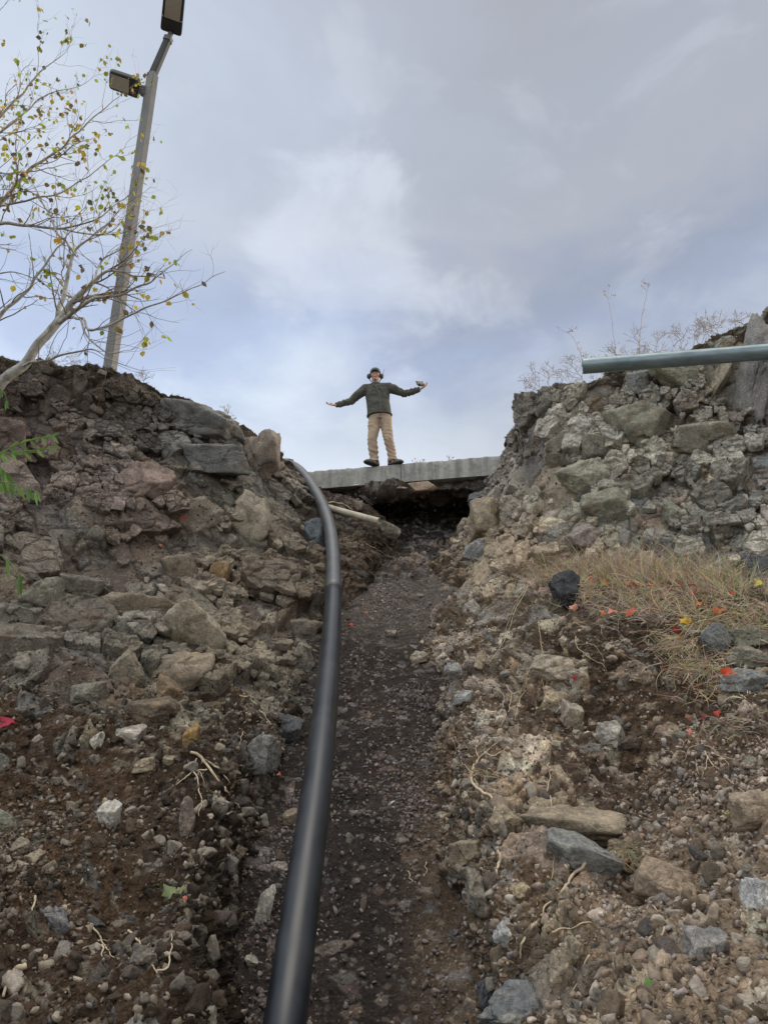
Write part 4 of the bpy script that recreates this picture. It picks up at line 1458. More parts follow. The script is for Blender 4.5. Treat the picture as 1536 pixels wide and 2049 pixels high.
# ------------------------------------------------------------------ pipes
mP, tP, bP = newmat('black_polyethylene')
cP = N(tP, 'ShaderNodeTexCoord').outputs['Object']
nP = N(tP, 'ShaderNodeTexNoise', n_Scale=5.0, n_Detail=8.0, n_Roughness=.6)
L(tP, cP, nP.inputs['Vector'])
nP2 = N(tP, 'ShaderNodeTexNoise', n_Scale=2.2, n_Detail=10.0, n_Roughness=.75)
L(tP, cP, nP2.inputs['Vector'])
L(tP, mixc(tP, 'MIX', math_(tP, 'MULTIPLY', ramp(tP, [(.52, 0.0), (.70, 1.0)], nP2.outputs['Fac']).outputs[0], .35), ramp(tP, [(.35, (.006, .008, .012)), (.7, (.020, .023, .028))], nP.outputs['Fac']).outputs[0], (.085, .07, .055)), bP.inputs['Base Color'])
L(tP, ramp(tP, [(.3, .33), (.7, .46)], nP.outputs['Fac']).outputs[0], bP.inputs['Roughness'])
bP.inputs['Specular IOR Level'].default_value = .6
M_PIPE = mP
M_PIPE2 = simple_mat('dusty_polyethylene', [(.3, (.05, .052, .056)), (.7, (.10, .103, .108))], 4, .42, .15, .002, spec=.7)
pipe = empty('black_pipe', tuple(bq[0]))
tag(pipe, 'long black plastic pipe running up the trench and over the left bank', 'pipe')
_, pyq, _ = project(bq)
js = int(np.argmin(np.abs(pyq[:120] - 1180)))
PR = .078
m1 = MB(); m1.tube(bq[:js + 1], PR, 40)
m1.build('lower_pipe_section', M_PIPE, pipe)
m2 = MB(); m2.tube(bq[js:], PR * .985, 40)
m2.build('upper_pipe_section', M_PIPE2, pipe)
m3 = MB()
dj = Vector(bq[js + 1] - bq[js - 1]).normalized()
cj = Vector(bq[js])
m3.tube([cj - dj * .022, cj - dj * .016, cj - dj * .006, cj - dj * .003, cj + dj * .003, cj + dj * .006, cj + dj * .016, cj + dj * .022],
        [PR * .99, PR * 1.045, PR * 1.045, PR * 1.0, PR * 1.0, PR * 1.045, PR * 1.045, PR * .99], 40)
m3.build('weld_bead', M_PIPE, pipe)

M_GALV = simple_mat('galvanized_steel', [(.3, (.14, .185, .205)), (.55, (.22, .28, .305)), (.75, (.31, .37, .39))], 6, .42, .1, .002, metallic=.55, stretch=(.5, 2, 2))
ga, gb_, gc = atv(1165, 733, 6.95), atv(1536, 704, 6.55), atv(1900, 676, 6.18)
gdir = (gb_ - ga).normalized()
gend = ga + gdir * 3.4


def frame(d):
    u = d.cross(Vector((0, 0, 1))).normalized()
    return u, u.cross(d).normalized()


def circle(c, d, r, n=40):
    u, w = frame(d)
    return [c + u * (r * math.cos(2 * math.pi * k / n)) + w * (r * math.sin(2 * math.pi * k / n)) for k in range(n)]


gv = MB()
gv.loft([circle(ga + gdir * q, gdir, .083) for q in (.004, 1.0, 2.2, 3.4)], cap=False)
gi = MB()
gi.loft([circle(ga + gdir * q, gdir, .077) for q in (.004, 1.0, 2.2, 3.4)], cap=False)
gr2 = MB()
gr2.loft([circle(ga + gdir * .004, gdir, .083), circle(ga, gdir, .0822), circle(ga, gdir, .0778), circle(ga + gdir * .004, gdir, .077)], cap=False)
gp_ = empty('galvanized_pipe', tuple(ga))
tag(gp_, 'grey galvanized steel pipe jutting out level from the top of the right bank', 'pipe')
gv.build('pipe_wall', M_GALV, gp_)
gi.build('pipe_bore', M_GALV, gp_)
gr2.build('pipe_rim', M_GALV, gp_)

M_OLD = simple_mat('old_cream_plastic', [(.3, (.30, .27, .20)), (.5, (.50, .46, .36)), (.7, (.60, .57, .47))], 9, .75, .3, .004)
ya_ = min(surf(x_, y_)[0].y for x_, y_ in ((665, 1020), (690, 1026), (715, 1033), (740, 1040), (757, 1044), (700, 1040), (730, 1050)))
oa, ob_ = atv(645, 1013, ya_ + .10), atv(757, 1043, ya_ - .06)
om = MB()
od = (ob_ - oa).normalized()
om.loft([circle(oa, od, .046, 24), circle(ob_ - od * .004, od, .046, 24), circle(ob_, od, .045, 24), circle(ob_, od, .038, 24), circle(ob_ - od * .25, od, .037, 24)], cap=True)
o = om.build('pale_pipe', M_OLD, None, origin=tuple(oa))
tag(o, 'short cream coloured broken pipe poking out of the earth behind the black pipe', 'pipe')

# white scrap and small litter
M_WHITE = simple_mat('white_plastic', [(.3, (.6, .6, .58)), (.7, (.8, .8, .78))], 9, .5, 0)
p_, n_, d_ = surf(790, 1606)
lm = MB(); lm.tube([p_ + Vector((-.02, -.01, -.01)) + n_ * .01, p_ + n_ * .02, p_ + Vector((.015, .01, .012)) + n_ * .012], [.003, .006, .002], 6)
tag(lm.build('plastic_scrap', M_WHITE, None, origin=tuple(p_)), 'tiny white scrap lying on the gravel in the middle of the trench', 'litter')
a_, b2_ = on_face(707, 972, .02), on_face(718, 971, .02)
lm = MB(); lm.tube([a_, b2_], .012, 8)
tag(lm.build('pipe_stub', M_WHITE, None, origin=tuple(a_)), 'small white stub sticking out of the earth under the slab', 'pipe')

# ------------------------------------------------------------------ roots
M_ROOT = simple_mat('pale_root', [(.3, (.36, .27, .17)), (.6, (.58, .47, .32))], 30, .8, .2, .001, attr=True)


def root_path(pts, lift=.014, wig=.004, seg=7):
    A = np.array(pts, np.float32)
    n = (len(A) - 1) * seg + 1
    uv = catmull(A, np.linspace(0, len(A) - 1, n))
    P = []
    for x, y in uv.tolist():
        p = np.array(surf(x, y, 3.5)[0])
        P.append(p - p / np.linalg.norm(p) * lift)
    P = np.array(P, np.float32)
    d = np.linalg.norm(P, axis=1)
    # hang in front where the ground drops back, instead of following it in
    for _ in range(12):
        m = .5 * (np.r_[d[:1], d[:-1]] + np.r_[d[1:], d[-1:]])
        d = np.minimum(d, m + .012)
    P = P * (d / np.linalg.norm(P, axis=1))[:, None]
    P[1:-1] = .25 * P[:-2] + .5 * P[1:-1] + .25 * P[2:]
    P += np.stack([vnoise((P * 22 + s).astype(np.float32), 9) for s in (0, 31, 77)], 1) * wig
    return P


def root(label, chains, r=.005, name='root', group=None):
    m = MB()
    for ch, rr in chains:
        q = root_path(ch)
        n = len(q)
        m.tube(q, [rr * 1.0 * (1 - .65 * i / n) for i in range(n)], 6, (1, 1, 1))
    o = m.build(name, M_ROOT, None, origin=tuple(m.v[0]))
    tag(o, label, 'root', group)


root('forked tan root branching over the soil of the left bank', [
    ([(380, 1505), (402, 1512), (425, 1540), (445, 1568), (458, 1585), (470, 1600), (482, 1615)], .009),
    ([(418, 1538), (395, 1540), (372, 1552), (350, 1568)], .006), ([(395, 1515), (390, 1545), (400, 1575), (402, 1605), (396, 1632)], .005),
    ([(405, 1520), (430, 1528), (448, 1545), (463, 1565)], .008), ([(385, 1530), (405, 1548), (412, 1565)], .003)])
root('thin pale root curling down from the grey flecked rock on the left trench edge', [([(482, 1390), (505, 1395), (522, 1418), (540, 1440), (552, 1455)], .005), ([(486, 1460), (484, 1475), (475, 1488)], .003)])
root('thick pale root curving down at the right side of the trench', [
    ([(945, 1530), (940, 1560), (965, 1585), (985, 1600), (990, 1622), (993, 1642)], .010),
    ([(945, 1535), (960, 1510), (985, 1490), (1010, 1478)], .005), ([(942, 1545), (925, 1530), (912, 1505), (905, 1480)], .003),
    ([(948, 1540), (930, 1560), (915, 1580), (910, 1600)], .003), ([(955, 1515), (950, 1495), (970, 1470)], .003), ([(965, 1500), (990, 1510), (1020, 1490), (1045, 1480)], .004)])
root('short orange brown root below the thick pale root', [([(995, 1700), (998, 1725), (990, 1750), (970, 1768)], .009)])
root('long straight pale root slanting down across the lower right bank', [([(1185, 1715), (1160, 1735), (1140, 1758), (1118, 1785), (1092, 1812), (1084, 1828)], .008),
                                                                      ([(1072, 1845), (1060, 1868), (1045, 1888), (1038, 1920)], .007)])
root('long thin hanging root over the long tan ledge', [([(1095, 1525), (1100, 1550), (1098, 1580), (1103, 1620), (1103, 1660), (1107, 1700), (1104, 1760)], .004), ([(1098, 1545), (1110, 1562)], .002)])
root('thin straight straw stalk hanging below the black angular rock', [([(1074, 1245), (1082, 1290), (1085, 1340), (1088, 1400)], .0035)])
root('curled thin root hanging from the grass edge', [([(1148, 1270), (1150, 1290), (1175, 1310), (1200, 1325), (1212, 1345)], .0035), ([(1150, 1290), (1180, 1285), (1200, 1305), (1206, 1330)], .002)])
root('slanting pale stalks on the earth left of the black rock', [([(1058, 1170), (1030, 1220), (1005, 1280), (985, 1310), (965, 1345)], .0035), ([(1045, 1180), (1025, 1215), (1005, 1275)], .003)])
root('bundle of fine roots dangling left of the pale crumbly rock', [
    ([(1010, 1370), (1022, 1385), (1018, 1410), (1010, 1440), (995, 1462)], .004), ([(1022, 1385), (1045, 1382), (1058, 1375)], .003), ([(1000, 1375), (1005, 1400), (995, 1430), (985, 1465)], .003),
    ([(1050, 1380), (1035, 1410), (1030, 1440)], .003)])
root('looped thin root beside the large brown boulder', [([(1318, 1755), (1298, 1775), (1300, 1800), (1315, 1822), (1340, 1828)], .004), ([(1312, 1835), (1303, 1855), (1302, 1880)], .004), ([(1330, 1855), (1320, 1880), (1322, 1905), (1328, 1930)], .004)])
root('pale stick lying across the soil of the lower right bank', [([(1100, 1863), (1140, 1856), (1185, 1843)], .004)])
root('thin stick crossing the dark hole at lower right', [([(1175, 1910), (1160, 1945), (1140, 1995)], .0035)])
root('smooth bent stick lying at the lower left edge', [([(52, 1928), (35, 1935), (22, 1955), (12, 1975), (6, 1992)], .011)])
root('thin twig hanging in the dark hollow at lower left', [([(260, 1858), (272, 1875), (292, 1900), (305, 1925), (316, 1945)], .005), ([(316, 1940), (338, 1932), (342, 1900), (340, 1865)], .004)])
root('short upright twig in the soil near the left edge', [([(74, 1792), (70, 1810), (66, 1820)], .005)])
root('twiggy fragment lying above the dark hollow', [([(180, 1845), (198, 1862), (205, 1880), (215, 1900), (226, 1912)], .004), ([(198, 1878), (228, 1882)], .003), ([(206, 1888), (206, 1910)], .004)])
root('wavy thin root on the orange soil at the right foot of the trench', [([(813, 1742), (820, 1755), (826, 1762)], .004)])
root('tiny upright root right of the wavy one at the trench foot', [([(850, 1722), (852, 1735), (850, 1745)], .003)])
root('long pale root below the dark root mass under the slab', [([(735, 1085), (755, 1097), (775, 1108), (790, 1118)], .006), ([(748, 1100), (765, 1110), (778, 1112)], .004)])
root('brown root lying just above the cream pipe', [([(660, 1003), (690, 1006), (708, 1018)], .012)])
root('spray of fine pale roots on the rubble slope', [
    ([(1400, 1480), (1415, 1510), (1430, 1535), (1460, 1560), (1490, 1590)], .0045), ([(1400, 1485), (1390, 1520), (1395, 1545)], .003), ([(1405, 1490), (1430, 1500), (1455, 1530)], .003),
    ([(1398, 1485), (1375, 1500), (1365, 1530)], .003), ([(1410, 1500), (1412, 1530), (1400, 1556)], .003), ([(1405, 1500), (1440, 1510), (1475, 1520)], .003)])
# ------------------------------------------------------------------ lamp post
M_POLE = simple_mat('bronze_grey_paint', [(.3, (.12, .12, .12)), (.7, (.17, .168, .16))], 3, .5, .08, .002)
M_DARK = simple_mat('black_casting', [(.3, (.018, .019, .021)), (.7, (.032, .034, .037))], 4, .5, .1, .002)
M_LENS = simple_mat('lamp_lens', [(.3, (.40, .36, .29)), (.7, (.52, .47, .38))], 12, .3, .1, .002, stretch=(1, 8, 1))
LY = 9.6
base = atv(222, 725, LY)
top = atv(306, 150, LY)
base.x = top.x = atv(222, 725, LY).x
top = Vector((base.x + (atv(306, 150, LY).x - base.x) * .55, LY, top.z))
lean = (top - base).normalized()
foot = base - lean * ((base.z - 4.5) / lean.z)
lamp = empty('lamp_post', tuple(foot))
tag(lamp, 'tall grey square lamp post with two dark lamp heads behind the left bank', 'lamp post')
Rz = Matrix.Rotation(math.radians(-15), 3, 'Z')


def sqring(c, h, R=Rz, ch=.12):
    pts = []
    for sx, sy in ((1, 1), (-1, 1), (-1, -1), (1, -1)):
        a, b = (h * sx, h * sy * (1 - ch)), (h * sx * (1 - ch), h * sy)
        if sx * sy < 0:
            a, b = b, a
        pts += [a, b]
    return [Vector(c) + R @ Vector((x, y, 0)) for x, y in pts]


m = MB()
m.loft([sqring(foot, .076), sqring(base, .075), sqring(top, .074)])
o = m.build('pole', M_POLE, lamp, smooth=False)
m = MB()
m.loft([sqring(foot, .17, ch=.06), sqring(foot + Vector((0, 0, .03)), .17, ch=.06)])
m.build('base_plate', M_POLE, lamp, smooth=False)
m = MB()
a2, b2 = top, atv(336, 80, LY - .1)
ax = (b2 - a2).normalized()
sd = ax.cross(Vector((0, 1, 0))).normalized()
fw = sd.cross(ax).normalized()


def oring(c, hw, hd, s=None, f=None):
    s, f = s or sd, f or fw
    return [Vector(c) + s * (hw * x) + f * (hd * y) for x, y in ((1, .7), (.7, 1), (-.7, 1), (-1, .7), (-1, -.7), (-.7, -1), (.7, -1), (1, -.7))]


m.loft([oring(a2 - ax * .08, .075, .075), oring(a2 + ax * .04, .062, .062), oring(b2, .058, .058)])
m.build('arm', M_DARK, lamp, smooth=False)
m = MB()
m.loft([oring(b2 - ax * .03, .07, .07), oring(b2 + ax * .05, .07, .07)])
m.tube([b2 + ax * .04, b2 + ax * .17], .045, 12)
m.build('knuckle', M_POLE, lamp, smooth=False)


def head(o0, du, dw, dn, L_, W1, W2, T, name='lamp_head'):
    """flat luminaire: o0 neck point, du outward axis, dw across, dn down (towards the viewer)"""
    du, dw, dn = du.normalized(), dw.normalized(), dn.normalized()

    def outline(s, inset=0.0, k=.16):
        pts = []
        for (u, w) in ((0, -W1 / 2), (0, W1 / 2), (L_, W2 / 2), (L_, -W2 / 2)):
            pts.append((u, w))
        res = []
        n = len(pts)
        for i in range(n):
            p0, p1, p2 = Vector(pts[i - 1]), Vector(pts[i]), Vector(pts[(i + 1) % n])
            r_ = .055
            a = p1 + (p0 - p1).normalized() * r_
            b = p1 + (p2 - p1).normalized() * r_
            for t in (0, .33, .67, 1):
                q = a * (1 - t) ** 2 + p1 * 2 * t * (1 - t) + b * t * t
                res.append(q)
        cx = Vector((L_ / 2, 0))
        return [o0 + du * (cx.x + (q.x - cx.x) * s) + dw * (q.y * s) for q in res]
    m = MB()
    rings = []
    for s, h in ((.90, -T), (.985, -T * .75), (1.0, -T * .25), (1.0, .0), (.97, .015)):
        rings.append([q + dn * h for q in outline(s)])
    m.loft(rings)
    hd = m.build(name, M_DARK, lamp, smooth=False)
    m = MB()
    u0, u1, w_ = L_ * .34, L_ * .95, min(W1, W2) * .38
    c = [o0 + du * u + dw * w + dn * .022 for u, w in ((u0, -w_), (u0, w_), (u1, w_), (u1, -w_))]
    c2 = [p - dn * .012 for p in c]
    m.loft([c2, c])
    ln = m.build('lens', M_LENS, hd, smooth=False)
    ln.matrix_parent_inverse = Matrix.Identity(4)
    ln.location = -lamp.location if False else (0, 0, 0)
    ln.parent = hd
    m = MB()
    for u, w in ((L_ * .36, -W1 * .43), (L_ * .36, W1 * .43)):
        m.ball(o0 + du * u + dw * w + dn * .02, .009, seg=8, rings=6)
    sc = m.build('screws', M_WHITE, lamp)
    return hd


hb = b2 + ax * .15
# upper head: seen from below, its length runs up and away past the top edge
far = atv(352, -40, LY - .95)
du = (far - hb)
dn = Vector((0.0, -.25, -1.0))
dn = (dn - du.normalized() * dn.dot(du.normalized())).normalized()
dw = du.cross(dn).normalized()
head(hb, du, dw, dn, .74, .37, .35, .085)
# lower head: reaches out to the left
mm = top + (base - top) * .075
du = Vector((-1.0, -.35, .10)).normalized()
dn = Vector((.0, -.10, -1.0))
dn = (dn - du * dn.dot(du)).normalized()
dw = du.cross(dn).normalized()
br = MB()
br.loft([oring(mm, .05, .15, Vector((.2, 1, 0)).normalized(), Vector((0, 0, 1))), oring(mm + du * .16, .04, .10, Vector((.2, 1, 0)).normalized(), Vector((0, 0, 1)))])
br.tube([mm + du * .1, mm + du * .22], .04, 10)
br.build('bracket', M_DARK, lamp, smooth=False)
head(mm + du * .18, du, dw, dn, .50, .36, .34, .09)

# ------------------------------------------------------------------ trees
M_BARK = simple_mat('pale_bark', [(.3, (.12, .11, .095)), (.45, (.27, .26, .235)), (.7, (.46, .45, .41))], 14, .8, .3, .003, attr=True)
M_LEAF, tL, bL = newmat('leaf')
aL = N(tL, 'ShaderNodeAttribute', attribute_name='Col').outputs['Color']
L(tL, aL, bL.inputs['Base Color'])
bL.inputs['Roughness'].default_value = .6
trn = N(tL, 'ShaderNodeBsdfTranslucent')
L(tL, mixc(tL, 'MULTIPLY', 1.0, aL, (1.3, 1.35, .8)), trn.inputs[0])
mxl = N(tL, 'ShaderNodeMixShader', i_0=.45)
L(tL, bL.outputs[0], mxl.inputs[1])
L(tL, trn.outputs[0], mxl.inputs[2])
L(tL, mxl.outputs[0], tL.nodes['Material Output'].inputs[0])


def leaf(m, p, s, col, droop=.6, rnd=random):
    d = Vector((rnd.uniform(-1, 1), rnd.uniform(-1, 1), rnd.uniform(-1, .5) - droop)).normalized()
    n = Vector((rnd.uniform(-1, 1), rnd.uniform(-1, 1), rnd.uniform(-1, 1)))
    w = d.cross(n).normalized()
    u = w.cross(d).normalized()
    c = rnd.uniform(.1, .35)
    pts = [p, p + d * .25 * s + w * .36 * s + u * c * s * .4, p + d * .6 * s + w * .40 * s + u * c * s * .5, p + d * 1.05 * s + u * .1 * s,
           p + d * .6 * s - w * .40 * s + u * c * s * .5, p + d * .25 * s - w * .36 * s + u * c * s * .4, p + d * .5 * s]
    m.add(pts, [(0, 1, 6), (1, 2, 6), (2, 3, 6), (3, 4, 6), (4, 5, 6), (5, 0, 6)], col)


LEAFC = [(.42, .38, .06), (.34, .34, .06), (.50, .42, .08), (.24, .27, .05), (.36, .27, .09), (.15, .11, .07), (.20, .15, .08), (.52, .40, .09), (.12, .10, .06)]


def grow(mb, lb, p, d, length, r, depth, rnd, leafy, col, bias=Vector((0, 0, 0)), tips=None):
    """a wandering shoot that forks; leaves sit near the ends"""
    n = max(int(length / .07), 3)
    path, rad = [p], [r]
    q = p.copy()
    for i in range(n):
        d = (d + Vector((rnd.gauss(0, .17), rnd.gauss(0, .17), rnd.gauss(0, .15))) + bias * .07).normalized()
        q = q + d * (length / n)
        path.append(q.copy())
        rad.append(r * (1 - .62 * (i + 1) / n))
        if depth > 0 and i > 0 and rnd.random() < (.62 if depth > 1 else .5):
            s = Vector((rnd.gauss(0, 1), rnd.gauss(0, 1), rnd.gauss(.25, .8)))
            s = (d * 1.05 + s.normalized() * .85).normalized()
            grow(mb, lb, q.copy(), s, length * rnd.uniform(.35, .62), max(rad[-1] * .62, .0011), depth - 1, rnd, leafy, col, bias)
        if lb is not None and depth <= 1 and rnd.random() < leafy * .62:
            cl_ = rnd.choice(LEAFC)
            for _k in range(rnd.choice((1, 1, 2, 3))):
                leaf(lb, q + Vector((rnd.gauss(0, .016), rnd.gauss(0, .016), -.008)), rnd.uniform(.038, .075), tuple(c * rnd.uniform(.7, 1.25) for c in cl_), rnd=rnd)
    mb.tube(path, rad, 5 if depth > 0 else 4, col, cap=False)


def limb(mb, lb, pix, r0, r1, rnd, leafy, depth=2, side=.5, col=(1, 1, 1), every=1, tip=True, sidelen=1.0):
    P = np.array([at(*q) for q in pix], np.float32)
    n = (len(P) - 1) * 7 + 1
    q = catmull(P, np.linspace(0, len(P) - 1, n))
    q += np.stack([vnoise((q * 6 + s).astype(np.float32), 3) for s in (0, 31, 77)], 1) * .018
    rad = np.linspace(r0, r1, n)
    pts = [Vector(v) for v in q.tolist()]
    mb.tube(pts, list(rad), 10, col, cap=True)
    for i in range(3, n - 1, every):
        if rnd.random() < side:
            d = (pts[i + 1] - pts[i]).normalized()
            s = Vector((rnd.gauss(0, 1), rnd.gauss(0, 1), rnd.gauss(.3, .8))).normalized()
            grow(mb, lb, pts[i].copy(), (d * .9 + s * .9).normalized(), rnd.uniform(.3, .8) * sidelen, max(rad[i] * .4, .002), depth - 1, rnd, leafy, (.60, .48, .40), Vector((.1, 0, .4)))
    if tip:
        grow(mb, lb, pts[-1].copy(), (pts[-1] - pts[-2]).normalized(), .5 * sidelen, r1, depth - 1, rnd, leafy, (.60, .48, .40), Vector((0, 0, .2)))


def make_tree(label, limbs, seed, leafy, origin, lname='leaves'):
    rnd = random.Random(seed)
    t = empty('tree', tuple(origin))
    tag(t, label, 'tree')
    tk, tw, lb = MB(), MB(), MB()
    for lm_ in limbs:
        kw = dict(lm_[3]) if len(lm_) > 3 else {}
        trunk = kw.pop('trunk', False)
        lf = kw.pop('leafy', leafy)
        limb(tk if trunk else tw, lb, lm_[0], lm_[1], lm_[2], rnd, lf, **kw) if not trunk else (
            limb(tk, lb, lm_[0], lm_[1], lm_[2], rnd, 0, side=0, tip=False))
    tk.build('trunk', M_BARK, t)
    tw.build('branches', M_BARK, t)
    lb.build('leaves', M_LEAF, t)
    return t


TY = 6.6
p0, n0, d0 = surf(-60, 830)
A_ = TY
make_tree('pale barked leaning tree with bare twigs and few leaves on the left bank', [
    ([(-150, 930, 6.8), (-60, 830, 6.7), (0, 772, 6.6), (50, 722, 6.55), (105, 655, 6.5), (130, 625, 6.5)], .060, .040, dict(trunk=True)),
    ([(130, 625, 6.5), (165, 585, 6.45), (190, 560, 6.4), (215, 545, 6.4), (250, 545, 6.35)], .036, .008, dict(depth=3, side=.35)),
    ([(112, 648, 6.5), (150, 622, 6.4), (190, 597, 6.3), (240, 590, 6.3), (300, 565, 6.2), (340, 535, 6.2)], .026, .004, dict(depth=2, side=.5, leafy=.10, sidelen=.6)),
    ([(112, 648, 6.5), (128, 590, 6.6), (142, 535, 6.6), (150, 505, 6.6), (190, 470, 6.6), (230, 430, 6.6)], .028, .005, dict(depth=3, side=.45, leafy=.22)),
    ([(135, 635, 6.5), (165, 640, 6.3), (185, 665, 6.2), (240, 640, 6.2), (310, 610, 6.15), (360, 590, 6.1), (415, 560, 6.1), (450, 543, 6.1)], .016, .002, dict(depth=2, side=.42, leafy=.06, tip=False, sidelen=.6)),
    ([(160, 642, 6.3), (180, 680, 6.2), (215, 705, 6.2), (245, 700, 6.2)], .012, .003, dict(depth=1, side=.4, leafy=.02)),
    ([(45, 730, 6.5), (90, 722, 6.4), (150, 705, 6.3), (185, 700, 6.3), (215, 715, 6.2), (255, 730, 6.2)], .014, .002, dict(depth=1, side=.3, leafy=.0)),
    ([(150, 505, 6.6), (120, 470, 6.7), (95, 420, 6.7), (60, 360, 6.7)], .014, .003, dict(depth=2, side=.5, leafy=.3)),
    ([(190, 560, 6.4), (200, 520, 6.5), (235, 500, 6.5), (265, 470, 6.5)], .012, .002, dict(depth=2, side=.45, leafy=.12)),
    ([(-60, 690, 6.6), (0, 630, 6.5), (40, 600, 6.5), (75, 555, 6.5), (110, 505, 6.5), (125, 480, 6.5)], .024, .006, dict(depth=2, side=.35, leafy=.1)),
    ([(-60, 560, 6.9), (20, 545, 6.9), (80, 560, 6.8)], .012, .003, dict(depth=2, side=.4, leafy=.12)),
], 5, .2, p0)
make_tree('tree with yellow green autumn leaves and twigs filling the upper left edge', [
    ([(-420, 1050, 6.6), (-330, 800, 6.8), (-250, 600, 7.0), (-180, 480, 7.2), (-140, 400, 7.3)], .085, .04, dict(trunk=True)),
    ([(-220, 520, 7.1), (-100, 470, 7.1), (0, 448, 7.1), (60, 452, 7.1), (125, 456, 7.1), (190, 440, 7.1), (240, 405, 7.1)], .030, .004, dict(depth=3, side=.4, leafy=.32)),
    ([(-180, 480, 7.2), (-80, 460, 7.2), (0, 412, 7.2), (40, 360, 7.2), (75, 330, 7.2), (130, 290, 7.2), (180, 240, 7.2), (230, 200, 7.2)], .034, .004, dict(depth=3, side=.5, leafy=.34)),
    ([(-140, 400, 7.3), (-60, 360, 7.2), (0, 345, 7.2), (30, 346, 7.1), (72, 342, 7.1)], .018, .006, dict(depth=2, side=.35, leafy=.3)),
    ([(-140, 400, 7.3), (-80, 310, 7.4), (0, 235, 7.4), (50, 180, 7.4), (90, 135, 7.4), (125, 110, 7.4)], .026, .003, dict(depth=3, side=.42, leafy=.32)),
    ([(-80, 310, 7.4), (0, 265, 7.3), (50, 225, 7.3), (90, 190, 7.3), (150, 175, 7.3)], .018, .003, dict(depth=3, side=.45, leafy=.34)),
    ([(-120, 300, 7.4), (-60, 160, 7.5), (-20, 60, 7.5), (10, 10, 7.5)], .02, .003, dict(depth=2, side=.35, leafy=.35, sidelen=.7)),
    ([(0, 412, 7.2), (60, 400, 7.1), (120, 385, 7.1), (180, 350, 7.1), (235, 310, 7.1)], .014, .003, dict(depth=2, side=.5, leafy=.3)),
    ([(125, 456, 7.1), (180, 470, 7.1), (230, 460, 7.1), (270, 400, 7.1)], .010, .003, dict(depth=2, side=.5, leafy=.3)),
], 23, .32, Vector(at(-420, 1050, 6.6)))

# ---- green compound leaves of a shrub reaching in from the left
GREENS = [(.15, .26, .06), (.20, .33, .08), (.11, .20, .05)]
sh = empty('green_shrub', tuple(at(-180, 1150, 2.9)))
tag(sh, 'green sprigs with narrow leaflets hanging in at the left edge before the rock', 'shrub')


def sprig(pix, w0, n, ll, hang, seedn):
    rnd = random.Random(seedn)
    P = np.array([at(*q) for q in pix], np.float32)
    q = catmull(P, np.linspace(0, len(P) - 1, 40))
    pts = [Vector(v) for v in q.tolist()]
    m = MB()
    m.tube(pts, [w0 * (1 - .7 * i / 40) for i in range(40)], 6, (.20, .30, .08))
    m.build('stem', M_LEAF, sh)
    for k in range(n):
        i = int(6 + (33 * k) / max(n - 1, 1))
        t = (pts[min(i + 1, 39)] - pts[i - 1]).normalized()
        for s in (-1, 1):
            side = Vector((t.z, 0, -t.x)) * s
            d = (t * .8 + side * .7 * (1 - hang) + Vector((0, rnd.uniform(-.3, .3), -hang * 1.6))).normalized()
            ln = ll * rnd.uniform(.75, 1.1)
            u = d.cross(Vector((rnd.uniform(-.3, .3), 1, .2))).normalized()
            nn = d.cross(u).normalized()
            c = tuple(x * rnd.uniform(.8, 1.2) for x in rnd.choice(GREENS))
            vs, rows = [], 7
            for a in range(rows):
                f = a / (rows - 1)
                wd = math.sin(math.pi * min(f * .92 + .06, 1)) ** .8 * ln * .12
                c0 = pts[i] + d * ln * f + Vector((0, 0, -hang * ln * .25 * f * f))
                vs += [c0 + u * wd + nn * wd * .5, c0, c0 - u * wd + nn * wd * .5]
            fs = []
            for a in range(rows - 1):
                b = a * 3
                fs += [(b, b + 1, b + 4, b + 3), (b + 1, b + 2, b + 5, b + 4)]
            lb = MB()
            lb.add(vs, fs, c)
            lb.build('leaflet', M_LEAF, sh)


gp0 = surf(-150, 1880, 12)[0]
m = MB()
hub = atv(-160, 1010, 2.9)
m.tube([gp0 - Vector((0, 0, .06)), gp0 * .6 + atv(-190, 1300, 2.85) * .4, atv(-175, 1150, 2.88), hub], [.012, .010, .008, .006], 8, (.22, .20, .12))
for q in ((-120, 960, 2.9), (-100, 940, 2.8), (-140, 975, 2.9), (-60, 780, 3.0), (-80, 890, 3.0)):
    m.tube([hub, (hub + atv(*q)) / 2 + Vector((0, 0, .02)), atv(*q)], [.005, .0042, .0038], 6, (.20, .26, .10))
m.tube([atv(-175, 1150, 2.88), atv(-140, 1090, 2.6)], [.006, .004], 6, (.20, .26, .10))
m.build('main_stem', M_LEAF, sh)
sprig([(-120, 960, 2.9), (-30, 925, 2.9), (40, 888, 2.88), (104, 872, 2.85)], .0035, 9, .055, .25, 1)
sprig([(-100, 940, 2.8), (-20, 912, 2.8), (40, 905, 2.8), (98, 896, 2.8)], .003, 7, .05, .3, 2)
sprig([(-140, 975, 2.9), (-30, 960, 2.85), (20, 968, 2.85), (72, 982, 2.8)], .004, 9, .065, .6, 3)
sprig([(-140, 1090, 2.6), (-40, 1100, 2.6), (10, 1115, 2.58), (40, 1150, 2.56)], .003, 4, .075, .85, 4)
sprig([(-60, 780, 3.0), (-20, 770, 3.0), (5, 780, 3.0), (14, 800, 3.0)], .0025, 3, .05, .7, 5)
sprig([(-80, 890, 3.0), (-40, 900, 3.0), (-10, 925, 3.0), (12, 945, 3.0)], .0035, 8, .07, .5, 6)

# ------------------------------------------------------------------ dry shrubs and stalks on the skyline
M_DRY = simple_mat('dry_twig', [(.3, (.38, .33, .30)), (.7, (.52, .47, .44))], 20, .9, 0, attr=True)


